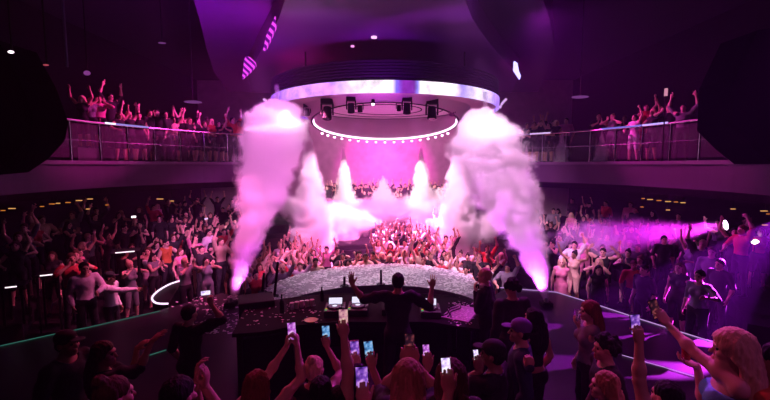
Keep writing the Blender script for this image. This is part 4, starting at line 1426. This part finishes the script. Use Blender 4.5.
wedge(268, 378, ST, 1.25, -1.2, 'slanted black wedge speaker with bright edges beside the tall monitor')
wedge(505, 356, ST, 1.5, 1.0 + PI, 'slanted black wedge speaker with bright edges right of the desk')
p = Pz(476, 356, ST)
t = tag(empty('flight_case', p, .35), 'dark flight case with metal edges under the right end of the desk', 'case')
MB().box((0, 0, .42), (.5, .45, .84), bev=.01).build('case_body', GEAR, t)
for sx in (-1, 1):
    for sy in (-1, 1):
        MB().box((sx * .248, sy * .223, .42), (.016, .016, .84)).build('edge_trim', METAL, t)
for (px, py, px2, py2, lb_) in ((274.5, 296, 278, 262, 'slim dark pole standing on the ledge end next to the pink plume, the taller'), (262.5, 292, 264, 273, 'slim dark pole by the ledge end, the shorter of two near the pink plume'), (381, 284.5, 381, 270, 'slim dark pole standing mid ledge left of the DJ head'),
                             (344.5, 286, 344.5, 277, 'short dark pole on the ledge beside the DJ\'s raised left hand')):
    p = Pz(px, py, 1.5)
    q = P(px2, py2, p.y)
    t = tag(empty('pole', p), lb_, 'pole')
    MB().cyl((0, 0, 0), (0, 0, .02), .11, .1, 16).build('base_plate', GEAR, t)
    MB().cyl((0, 0, .02), q - p, .032, .026, 10).build('shaft', GEAR, t)
for (px, py, lb_) in ((231, 306, 'small dark jet nozzle at the foot of the tall pink plume'), (546, 306, 'small dark jet nozzle at the foot of the wide whitish plume')):
    p = Pz(px, py, ST)
    t = tag(empty('smoke_nozzle', p), lb_, 'smoke machine')
    MB().box((0, 0, .05), (.24, .24, .1), bev=.01).build('base', GEAR, t)
    MB().cyl((0, 0, .1), (0, 0, .2), .05, .035, 12).build('nozzle', METAL, t)

# ================================================================== BALCONY RAILS
GLASS = mat('rail_glass', (.5, .4, .5), .12, alpha=.07)
RAILM = mat('rail_steel', (.4, .36, .42), .25, 1.0)


def railing(a0, a1, step, lit, label):
    t = tag(empty('balcony_railing', (CB[0], CB[1], 4.62)), label, 'railing')
    rr = 8.42
    n = int(round(abs(a1 - a0) / step))
    pt = lambda a, z, r=rr: (r * math.cos(R(a)), r * math.sin(R(a)), z)
    A = [a0 + (a1 - a0) * i / n for i in range(n + 1)]
    fine = [a0 + (a1 - a0) * i / (n * 4) for i in range(n * 4 + 1)]
    MB().tube([pt(a, 1.08) for a in fine], .035, 8).build('top_rail', RAILM, t)
    MB().tube([pt(a, .55) for a in fine], .014, 6).build('mid_rail', RAILM, t)
    for a in A:
        MB().cyl(pt(a, 0), pt(a, 1.06), .022, .022, 8).build('post', RAILM, t)
    for a, b in zip(A, A[1:]):
        e = (b - a) * .06
        ar = [a + e + (b - a - 2 * e) * k / 3 for k in range(4)]
        MB().band([pt(q, 0, rr - .006)[:2] for q in ar], [pt(q, 0, rr + .006)[:2] for q in ar], .08, 1.0).build('glass_panel', GLASS, t)
    for (b0, b1, col, st) in lit:
        MB().tube([pt(b0 + (b1 - b0) * k / 12, 1.1, rr - .03) for k in range(13)], .03, 6).build('light_strip', emat('rail_led_%g' % b0, col, st), t)


def ang(px, side):
    "rail angle seen at a picture column"
    b = None
    for k in range(0, 1000):
        a = (100 + k * .1) if side < 0 else (80 - k * .1)
        x, y = CB[0] + 8.42 * math.cos(R(a)), CB[1] + 8.42 * math.sin(R(a))
        if y < 6: break
        if abs(project((x, y, 5))[0] - px) < 1.2: b = a
    return b or (150 if side < 0 else 30)


railing(124, 186, 6.2, [(ang(107, -1), ang(117, -1), (.8, .75, 1), 1.6), (ang(118, -1), ang(150, -1), (.4, .3, .95), .8)], 'left balcony railing of glass and steel with a violet lit stretch of top rail')
railing(-6, 56, 6.2, [(ang(600, 1), ang(640, 1), (.25, .2, .9), .8), (ang(641, 1), ang(666, 1), (.5, .35, 1), 1.3), (ang(529, 1), ang(549, 1), (.75, .55, 1), 1.0)], 'right balcony railing of glass and steel with blue violet lit stretches of top rail')
for px, lb_ in ((562, 'pale puff imitating reflected light behind the right balcony rail, the nearer to the wide plume'), (602, 'pale puff imitating reflected light behind the right balcony rail where the blue light begins')):
    for D in np.arange(9, 18, .05):
        q = P(px, 150, D)
        if abs(math.hypot(q.x - CB[0], q.y - CB[1]) - 8.62) < .05: break
    plume('reflection_puff', lb_, [(px - 1, 161, 8, D), (px, 154, 8, D), (px, 147, 6, D), (px, 140, 3.5, D), (px, 132, 1, D)], 5, h=.06, scale=4, warp=1.5)  # vapour puff imitating light reflected in the rail glass

# ================================================================== LAMPS AROUND THE ROOM
AMB = emat('amber', (1, .3, .05), .55); AMB2 = emat('amber_pale', (1, .45, .15), .75)
left_amb = [(3, 210.5, 5, 'a'), (12, 208.5, 9, 'b'), (42, 206.5, 5, 'a'), (52, 204, 7, 'a'), (58, 203.3, 5, 'b'), (68, 202.5, 6, 'a'), (79, 200.5, 8, 'b'), (90, 199, 7, 'b'), (88, 209, 5, 'b'), (107, 205, 4, 'a'), (160, 199, 9, 'b'), (172, 201, 5, 'b')]
right_amb = [(643, 198.5, 4, 'a'), (650, 199.5, 7, 'b'), (659, 200.5, 6, 'a'), (668, 201.5, 7, 'b'), (676, 202, 5, 'a'), (683, 202.7, 6, 'b'), (642, 207, 4, 'a'), (668, 210, 5, 'b'), (733, 209, 6, 'b'), (764, 211, 9, 'b'), (765, 225, 7, 'b'), (768, 214, 5, 'a')]
for side, lst in (('left', left_amb), ('right', right_amb)):
    for k, (px, py, w, c) in enumerate(sorted(lst)):
        D = 12.5
        p = P(px, py, D)
        t = tag(empty('wall_lamp', p), f'small amber lamp glowing under the {side} balcony, {ordn[k]} of twelve from the left', 'lamp', f'amber lamps under the {side} balcony')
        ww = .75 * w * D / FPX
        MB().box((0, 0, 0), (ww, .05, .026), bev=.01).build('lamp_body', AMB if c == 'a' else AMB2, t)
        MB().cyl((0, 0, .017), (0, 0, 3.86 - p.z), .006, .006, 6).build('cord', GEAR, t)


def hung_lamp(px, py, D, r, sq, col, st, top, label, ry=0.0):
    p = P(px, py, D)
    t = tag(empty('hanging_lamp' if top > 9 else 'post_lamp', p), label, 'lamp')
    MB().sph((0, 0, 0), r, 14, (1, .6, sq)).build('lamp_body', emat('glow_%d_%d' % (px, py), col, st), t)
    MB().cyl((0, .02, 0), (0, .02, top - p.z), .014, .014, 8).build('stem', GEAR, t)
    return t


hung_lamp(755.5, 242, 10.5, .11, .55, (1, .9, .85), 5, zt(9.7, 10.5), 'bright white oval lamp on a post at the far right under the balcony')
hung_lamp(11, 52, 7.0, .05, .45, (1, .8, .95), 2.5, 11, 'bright pale lamp high at the far left against the dark')
hung_lamp(46, 65, 7.2, .05, .3, (.7, .1, .15), .5, 11, 'tiny red lamp high above the left balcony guests')
hung_lamp(87, 73, 11, .09, .7, (.4, .08, .45), .5, 11, 'violet globe lamp above the left balcony guests')
p = P(66, 50, 10)
tag(MB().cyl((p.x, p.y, p.z - .4), (p.x, p.y, 11), .03).build('hanging_pipe', mat('pipe_violet', (.12, .1, .2), .4)), 'thin violet grey pipe hanging above the left balcony', 'pipe')
p = P(666, 92, 10.6)
t = tag(empty('lamp', p), 'small pink white tube lamp standing above the right balcony rail', 'lamp')
MB().cyl((0, 0, -.1), (0, 0, .09), .04, .04, 10).build('tube', emat('tube_pink', (.9, .35, .55), .7), t)
MB().cyl((0, 0, 4.6 - p.z), (0, 0, -.1), .015).build('stand', GEAR, t)
# magenta side lamp
BP = P(726, 225, 11.2)
t = tag(empty('side_lamp', BP), 'bright side lamp throwing a wide magenta beam over the right terrace', 'stage lamp')
BD = d = (P(600, 238, 12.2) - BP).normalized()
MB().cyl(d * .0, -d * .3, .15, .11, 18).build('housing', GEAR, t)
MB().cyl(d * .012, d * .002, .135, .135, 18).build('lens', emat('lens_magenta', (1, .6, 1), 9), t)
MB().cyl(-d * .15, (-d.x * .15, -d.y * .15, zt(BP.x, BP.y) - BP.z), .025).build('stand', GEAR, t)
# glowing-edged tables on the left terrace
for (px, py, D, w, lb_) in ((125, 252, 9.2, .38, 'low table with white glowing edge just behind the broad man in black'), (47, 275, 8.6, .24, 'low table with short white glowing edge at the far left, the nearer'), (77, 266, 9.3, .14, 'low table with tiny white glowing edge beside the man in white long sleeves'),
                         (11, 287, 8.0, .18, 'low table with white glowing edge at the left picture edge')):
    p = P(px, py, D)
    z0 = zt(p.x, p.y)
    t = tag(empty('table', (p.x, p.y, z0), .5), lb_, 'table')
    h = p.z - z0
    MB().box((0, .25, h - .02), (w + .2, .5, .04), bev=.006).build('table_top', GEAR, t)
    MB().box((0, -.008, h), (w, .014, .022)).build('light_strip', emat('table_led', (1, .8, .95), 1.6), t)
    for sx in (-1, 1):
        for sy in (.04, .46):
            MB().box((sx * (w / 2 + .06), sy, (h - .04) / 2), (.04, .04, h - .04)).build('leg', GEAR, t)


# ================================================================== THE CROWD
def op(x, z=1.92, y=-.1):
    return {'R': ((-x, y, z), None, (0, -1, 0), 'open', None), 'L': ((x, y, z), None, (0, -1, 0), 'open', None)}


POSES = {'both arms up': op(.3), 'arms spread high': op(.46, 1.8), 'right arm up': {'R': ((-.24, -.12, 1.95), None, (0, -1, 0), 'open', None), 'L': ((.14, -.28, 1.18), None, None, 'relax', None)},
         'left fist up': {'L': ((.24, -.14, 1.93), None, (0, -1, 0), 'fist', None), 'R': ((-.2, -.25, 1.1), None, None, 'relax', None)},
         'hands clapping': {'R': ((-.05, -.3, 1.36), (0, -.2, 1), (1, 0, 0), 'clap', (-1, 0, -.6)), 'L': ((.05, -.3, 1.36), (0, -.2, 1), (-1, 0, 0), 'clap', (1, 0, -.6))},
         'hands at face': {'R': ((-.1, -.2, 1.5), (0, -.1, 1), (0, -1, 0), 'relax', (-1, 0, -.6)), 'L': ((.1, -.2, 1.5), (0, -.1, 1), (0, -1, 0), 'relax', (1, 0, -.6))},
         'arms down': {}}
PROTO = {}
WHITE_ = [SKIN[0], CLOTH['black'], CLOTH['black'], HAIRM['black'], SHOE, EYE, LIP]


def proto(pose, hair, fem, vx=.021):
    k = (pose, hair, fem, vx)
    if k not in PROTO:
        f = figure(female=fem, low=True, hands=POSES[pose], hair=hair, sleeve='none' if fem else 'short', legs='skirt' if fem else 'trousers', pitch=-.12, seed=3)
        pr = [p.inflate(.01) if p.lab in (1, 2) else p for p in f['B']]
        V, F, lab = grow(pr + f['HR'], vx, [])
        PROTO[k] = mesh_np('person', V, F, WHITE_, np.sort(lab[F], 1)[:, 1])
    return PROTO[k]


rc_ = random.Random(11)
MID += TUBE[::4]
crowd = []          # x, y, z, region


def scatter(x0, x1, y0, y1, sp, ok, region, jit=.14):
    r = 0
    y = y0
    while y < y1:
        x = x0 + (sp / 2 if r % 2 else 0)
        while x < x1:
            q = (x + rc_.uniform(-jit, jit), y + rc_.uniform(-jit, jit))
            z = zt(*q)
            u, v = project((q[0], q[1], z + 1.6))
            if ok(q, u, v) and not inside(q, stage_pts) and pdist(q, stage_pts) > .3 and all(math.hypot(q[0] - a, q[1] - b) > .62 for a, b in MID) \
               and all(math.hypot(q[0] - c[0], q[1] - c[1]) > sp * .78 for c in crowd):
                if all(abs(math.hypot(q[0] - C14[0], q[1] - C14[1]) - e) > .2 for e in (5.2, 8.2, 9.6, 11)):
                    crowd.append((q[0], q[1], z, region))
            x += sp
        y += sp * .87
        r += 1


scatter(-4.2, 4.2, 9.6, 14.4, .56, lambda q, u, v: 250 < u < 512 and q[1] < 13.9 - .08 * abs(q[0]), 'front')
scatter(-.6, 3.0, 14.4, 19.4, .66, lambda q, u, v: 372 < u < 452, 'mid')
scatter(-3.9, -2.6, 13.6, 17, .6, lambda q, u, v: 270 < u < 305, 'side')
scatter(-10.2, -3.6, 8.4, 21, .66, lambda q, u, v: 6 < u < 246 and v > 196, 'left')
scatter(3.8, 10.2, 8.4, 19, .84, lambda q, u, v: 530 < u < 764 and v > 200, 'right')
scatter(-5.5, 5.5, 24.2, 28.4, .72, lambda q, u, v: 310 < u < 458, 'back')


def balcony_people(side, pxs, r, z0):
    for (px, dz) in pxs:
        # where the sight line through this column meets the circle behind the rail
        best = None
        for D in np.arange(8, 19, .05):
            p = P(px, 130, D)
            if abs(math.hypot(p.x - CB[0], p.y - CB[1]) - r) < .06 and (best is None or True): best = (p.x, p.y)
        if best:
            crowd.append((best[0], best[1], z0 + dz, side))


balcony_people('balcony left', [(84, .42), (92, .42), (101, .42), (112, .42)], 9.6, 4.6)
balcony_people('balcony left', [(120, 0), (130, 0), (140, 0), (150, 0), (158, 0), (166, 0), (174, 0), (182, 0), (190, 0), (198, 0), (205, 0), (212, 0), (219, 0), (226, 0), (233, 0), (239, 0)], 8.85, 4.6)
balcony_people('balcony left', [(127, 0), (146, 0), (170, 0), (186, 0), (208, 0), (223, 0)], 9.6, 4.6)
balcony_people('balcony right', [(527, 0), (534, 0), (541, 0), (549, 0), (556, 0), (598, 0), (612, 0), (634, 0), (652, 0), (668, 0), (682, 0)], 8.9, 4.6)
balcony_people('balcony right', [(538, 0), (553, 0), (566, 0), (624, 0), (645, .3)], 9.7, 4.6)
# benches the raised guests stand on
bc = [c for c in crowd if c[3] == 'balcony left' and c[2] > 4.9]
if bc:
    a0 = math.degrees(math.atan2(bc[0][1] - CB[1], bc[0][0] - CB[0])) % 360 + 3
    a1 = math.degrees(math.atan2(bc[-1][1] - CB[1], bc[-1][0] - CB[0])) % 360 - 3
    tag(MB().band(arc(CB, 9.3, a0, a1, 10), arc(CB, 9.95, a0, a1, 10), 4.6, 5.02).build('bench', mat('bench_leather', (.03, .02, .03), .5)), 'dark bench under the guests standing high behind the balcony rail', 'bench')
bc = [c for c in crowd if c[3] == 'balcony right' and c[2] > 4.7]
for c in bc:
    tag(MB().box((c[0], c[1], 4.75), (.5, .5, .3), bev=.02).build('stool', mat('bench_leather', (.03, .02, .03), .5)), 'low dark stool under a guest behind the balcony rail above the side lamp', 'stool')

crowd.sort(key=lambda c: -sum((a - b) ** 2 for a, b in zip(c[:3], (0, 0, CAMZ))) ** -.5 if c[3] != 'back' else 0)
NEAR = len([o for o in bpy.data.objects if o.get('category') == 'person'])
LIMIT = 300 - NEAR
print('CROWD', len(crowd), 'near', NEAR, {r: sum(1 for c in crowd if c[3] == r) for r in {c[3] for c in crowd}})
TXT = {'front': 'near the stage ledge', 'mid': 'between the smoke banks', 'side': 'beside tall pink plume', 'left': 'on the left terrace', 'right': 'on the right terrace',
       'balcony left': 'at left balcony rail', 'balcony right': 'at right balcony rail', 'back': 'on rear terrace'}
items = []
far_stuff = []
for i, (x, y, z, reg) in enumerate(crowd):
    fem = rc_.random() < .5
    hair = rc_.choice(('long', 'long', 'bun')) if fem else 'short'
    wts = {'front': (5, .3, 5, 4, 2, 2, 2), 'mid': (7, .5, 5, 4, 1, 1, 0), 'side': (4, .2, 4, 3, 2, 2, 2), 'left': (1.5, .2, 2, 1.5, 2, 2.5, 5), 'right': (1.2, .5, 1.6, 1, 1.5, 2, 6), 'back': (5, 4, 3, 2, 0, 0, 1)}.get(reg, (1.2, 0, 1.6, 1.2, 1, 1.5, 4))
    pose = rc_.choices(list(POSES), wts)[0]
    col = rc_.choices(['black', 'white', 'red', 'grey', 'pink', 'beige'], (5, 4, 2.5, 2, 3, 2.5) if reg in ('front', 'mid', 'side') else (10, .8, 2, 2, 1, 1))[0]
    hc = rc_.choices(['black', 'brown', 'blonde'], (5, 4, 2 if fem else .6))[0]
    sk = rc_.choices([0, 1, 2], (6, 3, 1))[0]
    rz = face(.2 - x, 5.5 - y) + rc_.uniform(-.35, .35)
    if 'left' in reg or 'right' in reg: rz += rc_.uniform(-.5, .5)
    s = (rc_.uniform(.9, .98) if fem else rc_.uniform(.96, 1.06))
    if i >= LIMIT:
        far_stuff.append((x, y, z, rz, s, pose, hair, fem)); continue
    o = bpy.data.objects.new('person', proto(pose, hair, fem))
    o.location = (x, y, z); o.rotation_euler = (0, 0, rz); o.scale = (s, s, s)
    COL.objects.link(o)
    for k, m in ((0, SKIN[sk]), (1, CLOTH[col]), (2, CLOTH[col if fem and rc_.random() < .5 else 'black']), (3, HAIRM[hc])):
        o.material_slots[k].link = 'OBJECT'
        o.material_slots[k].material = m
    items.append((o, reg, f"{'bun-haired' if hair == 'bun' else hair + '-haired'} person in {col} top, {pose}"))
buck = {}
for it in items:
    buck.setdefault((it[1], it[2]), []).append(it[0])
for (reg, d), os_ in buck.items():
    os_.sort(key=lambda o: project(o.location)[0])
    for k, o in enumerate(os_):
        lab = f"{d}, {TXT[reg]}" if len(os_) == 1 else f"{d}, {ordn[k]} such from left {TXT[reg]}"
        tag(o, lab, 'person', {'front': 'dancers near the stage ledge', 'mid': 'dancers between the smoke banks', 'side': 'dancers beside the tall pink plume', 'left': 'guests on the left terrace', 'right': 'guests on the right terrace',
                               'balcony left': 'guests at the left balcony rail', 'balcony right': 'guests at the right balcony rail', 'back': 'guests on the rear terrace'}[reg])
if far_stuff:
    VV, FF, MM = [], [], []
    n0 = 0
    for (x, y, z, rz, s, pose, hair, fem) in far_stuff:
        me = proto(pose, hair, fem, .04)
        v = np.empty(len(me.vertices) * 3, np.float32); me.vertices.foreach_get('co', v); v = v.reshape(-1, 3) * s
        c_, s_ = math.cos(rz), math.sin(rz)
        v = np.stack([v[:, 0] * c_ - v[:, 1] * s_ + x, v[:, 0] * s_ + v[:, 1] * c_ + y, v[:, 2] + z], 1)
        f = np.empty(len(me.loops), np.int32); me.loops.foreach_get('vertex_index', f)
        mi = np.empty(len(me.polygons), np.int32); me.polygons.foreach_get('material_index', mi)
        VV.append(v); FF.append(f.reshape(-1, 4) + n0); MM.append(mi); n0 += len(v)
    o = link(bpy.data.objects.new('crowd', mesh_np('crowd', np.concatenate(VV), np.concatenate(FF), WHITE_, np.concatenate(MM))))
    tag(o, 'distant dancers packed on the rear terrace behind the smoke jets', 'crowd', kind='stuff')

# ================================================================== LIGHT AND AIR
def aim(o, tgt):
    d = Vector(tgt) - o.location
    o.rotation_euler = d.to_track_quat('-Z', 'Y').to_euler()


def spot(loc, tgt, col, w, ang, blend=.5, size=.15, name='spot_light'):
    l = bpy.data.lights.new(name, 'SPOT')
    l.color = col; l.energy = w; l.spot_size = R(ang); l.spot_blend = blend; l.shadow_soft_size = size
    o = bpy.data.objects.new(name, l)
    o.location = loc
    link(o)
    aim(o, tgt)
    return o


PINK = (1, .1, .4); MAG = (1, .04, .7); VIO = (.42, .04, 1); RED = (1, .03, .14); WHT = (1, .55, .9); LAV = (1, .24, .85)
# down from the ring on the dance floor and smoke banks
spot((0, 17, 5.6), (0, 18.5, 0), (1, .17, .58), 22000, 100)
spot((-2.4, 14.0, 6.6), (-1.6, 13.9, 1), (1, .13, .42), 4500, 56)
spot((2.4, 14.0, 6.6), (1.7, 13.9, 1), (1, .13, .42), 4500, 56)
spot((0, 13.2, 6.6), (0, 11.3, 1.4), (1, .72, .95), 1150, 60)
# lamps in the plume nozzles
spot((-3.55, 9.2, 1.5), (-2.7, 11.0, 5), (.85, .12, 1), 1500, 40)
spot((3.75, 9.2, 1.5), (2.8, 11.0, 5), (.75, .06, 1), 3000, 40)
# unseen spots added below the soffit to brighten the plume fronts
spot((-1.0, 6.6, 8.3), P(265, 172, 11.2), LAV, 6600, 39, .7)
spot((1.0, 6.6, 8.3), P(497, 185, 10.8), (1, .42, .88), 6300, 42, .7)
# unseen key spots added above and in front to brighten the plume tops
spot(P(256, 62, 10.0), P(274, 122, 13.0), (1, .3, .85), 2400, 44, .8)
spot(P(478, 50, 9.0), P(490, 132, 11.6), (1, .55, .92), 2300, 44, .8)
# white keys for the jets at the back
spot((-.6, 14.2, 6.3), P(312, 190, 16), (1, .42, .8), 5500, 40)
spot((.8, 14.2, 6.3), P(459, 190, 16.5), (1, .45, .8), 5500, 40)
spot((0, 19.8, 5.3), P(344, 185, 22), (1, .62, .78), 5000, 45)
spot((0, 19.8, 5.3), P(422, 185, 22), (1, .62, .78), 5000, 45)
spot((0, 20, 5.3), P(384, 200, 24), (1, .5, .8), 2000, 40)
# floor washes
spot((-3.6, 15, 8.0), (-5.6, 13.0, .5), RED, 26000, 54)
spot((-2.5, 9.5, 8.2), (-6.2, 10.2, .5), (1, .12, .4), 2600, 40)
spot((3.4, 14.5, 5.6), (6.4, 11.6, 1.2), (.6, .02, .9), 1900, 66)
spot((0, 24, 7), (0, 31, 4.5), MAG, 5000, 58)
spot((0, 25, 7.5), (0, 31, 5), (1, .4, .72), 2600, 125)
# balconies
spot((-3.8, 14.5, 8.2), (-8.4, 12, 6.1), (1, .04, .5), 2200, 40)
spot((-3.0, 14.5, 8.2), (-6.9, 14.9, 6.0), (1, .06, .6), 2500, 34)
spot((3.8, 14.5, 8.2), (8.3, 12, 5.9), (.85, .03, .5), 1900, 46)
# ceiling wash: upward spots added in mid-air, no fixtures
spot((0, 11.5, 5.8), (0, 14.2, 8.6), (.42, .005, .9), 260, 80, size=.6)
spot((-5, 11, 6.0), (-5.6, 14.5, 9.1), (.5, .005, .85), 700, 95, size=.6)
spot((4.2, 11, 6.2), (3.0, 12, 9), (.4, .005, .95), 30, 110, size=.6)
spot((0, 17, 5.0), (0, 17, 7), (.85, .1, .8), 95, 165, size=.5)
spot(P(289, 117, 12.9), (-2.5, 8, 4), (1, .8, 1), 260, 165, size=.35)
spot((-4.6, 8.6, 8.6), (-6.1, 9.2, 1.8), (1, .35, .6), 900, 14, .8)
# fan of thin beams to the back
for k in range(7):
    x = -2.1 + .7 * k
    spot((x, 19.6 - abs(x) * .15, 5.55), P(388, 176, 27), (1, .08, .55), 6000, 5, .4, .04)
# magenta side lamp
spot(BP + BD * .05, P(600, 240, 12.2), (.9, .02, .95), 5500, 25, .8)
# striped pattern lamp on the catwalk
g = spot((9.4, 9.2, 3.4), P(657, 336, 7.6), (.7, .03, 1), 52000, 30, .3, .02)
l = g.data
l.use_nodes = True
gn = l.node_tree
e_ = gn.nodes['Emission']
tc = gn.nodes.new('ShaderNodeTexCoord'); mp = gn.nodes.new('ShaderNodeMapping'); wv = gn.nodes.new('ShaderNodeTexWave'); rp = gn.nodes.new('ShaderNodeValToRGB')
mp.inputs['Rotation'].default_value = (0, 0, R(62))
wv.inputs['Scale'].default_value = 2.6; wv.inputs['Distortion'].default_value = .4
rp.color_ramp.elements[0].position = .6; rp.color_ramp.elements[1].position = .78
gn.links.new(tc.outputs['Normal'], mp.inputs['Vector']); gn.links.new(mp.outputs[0], wv.inputs['Vector']); gn.links.new(wv.outputs['Color'], rp.inputs['Fac']); gn.links.new(rp.outputs['Color'], e_.inputs['Color'])
spot((0, 21.5, 6.2), (0, 26, 2.6), (1, .3, .5), 2200, 75)
# unseen fill spots added behind the platform for foreground backs and hair
spot((4.5, .1, 6.8), (2.4, 2.7, 3.2), (.8, .12, .9), 60, 34)
spot((-.5, -1.5, 8.2), (.3, 2.8, 2.9), (1, .15, .4), 85, 46)
# front platform
spot((5.6, 5.6, 6.8), (2.35, 2.6, 3.2), (.95, .12, .8), 420, 24)
spot((-2.5, 9, 8), (-1, 3, 3), (1, .03, .2), 700, 70)
spot((3.5, 9.5, 8), (2.5, 3.5, 3), (.8, .05, .9), 1700, 55)

w = bpy.data.worlds.new('world')
SC.world = w
w.use_nodes = True
nt = w.node_tree
nt.nodes['Background'].inputs[0].default_value = (0, 0, 0, 1)
nt.nodes['Background'].inputs[1].default_value = 0
vs = nt.nodes.new('ShaderNodeVolumeScatter')
vs.inputs['Density'].default_value = HAZE
vs.inputs['Color'].default_value = (.7, .3, 1, 1)  # violet light tinted into the haze colour, plain haze is white
vs.inputs['Anisotropy'].default_value = .2
nt.links.new(vs.outputs[0], nt.nodes['World Output'].inputs['Volume'])

SC.view_settings.view_transform = 'Standard'
SC.view_settings.look = 'None'
SC.view_settings.gamma = 1.0
SC.view_settings.exposure = 0.0
SC.cycles.max_bounces = 6
SC.cycles.diffuse_bounces = 2
SC.cycles.glossy_bounces = 2
SC.cycles.volume_bounces = 3
SC.cycles.transparent_max_bounces = 12
SC.cycles.use_denoising = True
SC.cycles.sample_clamp_indirect = 4.0
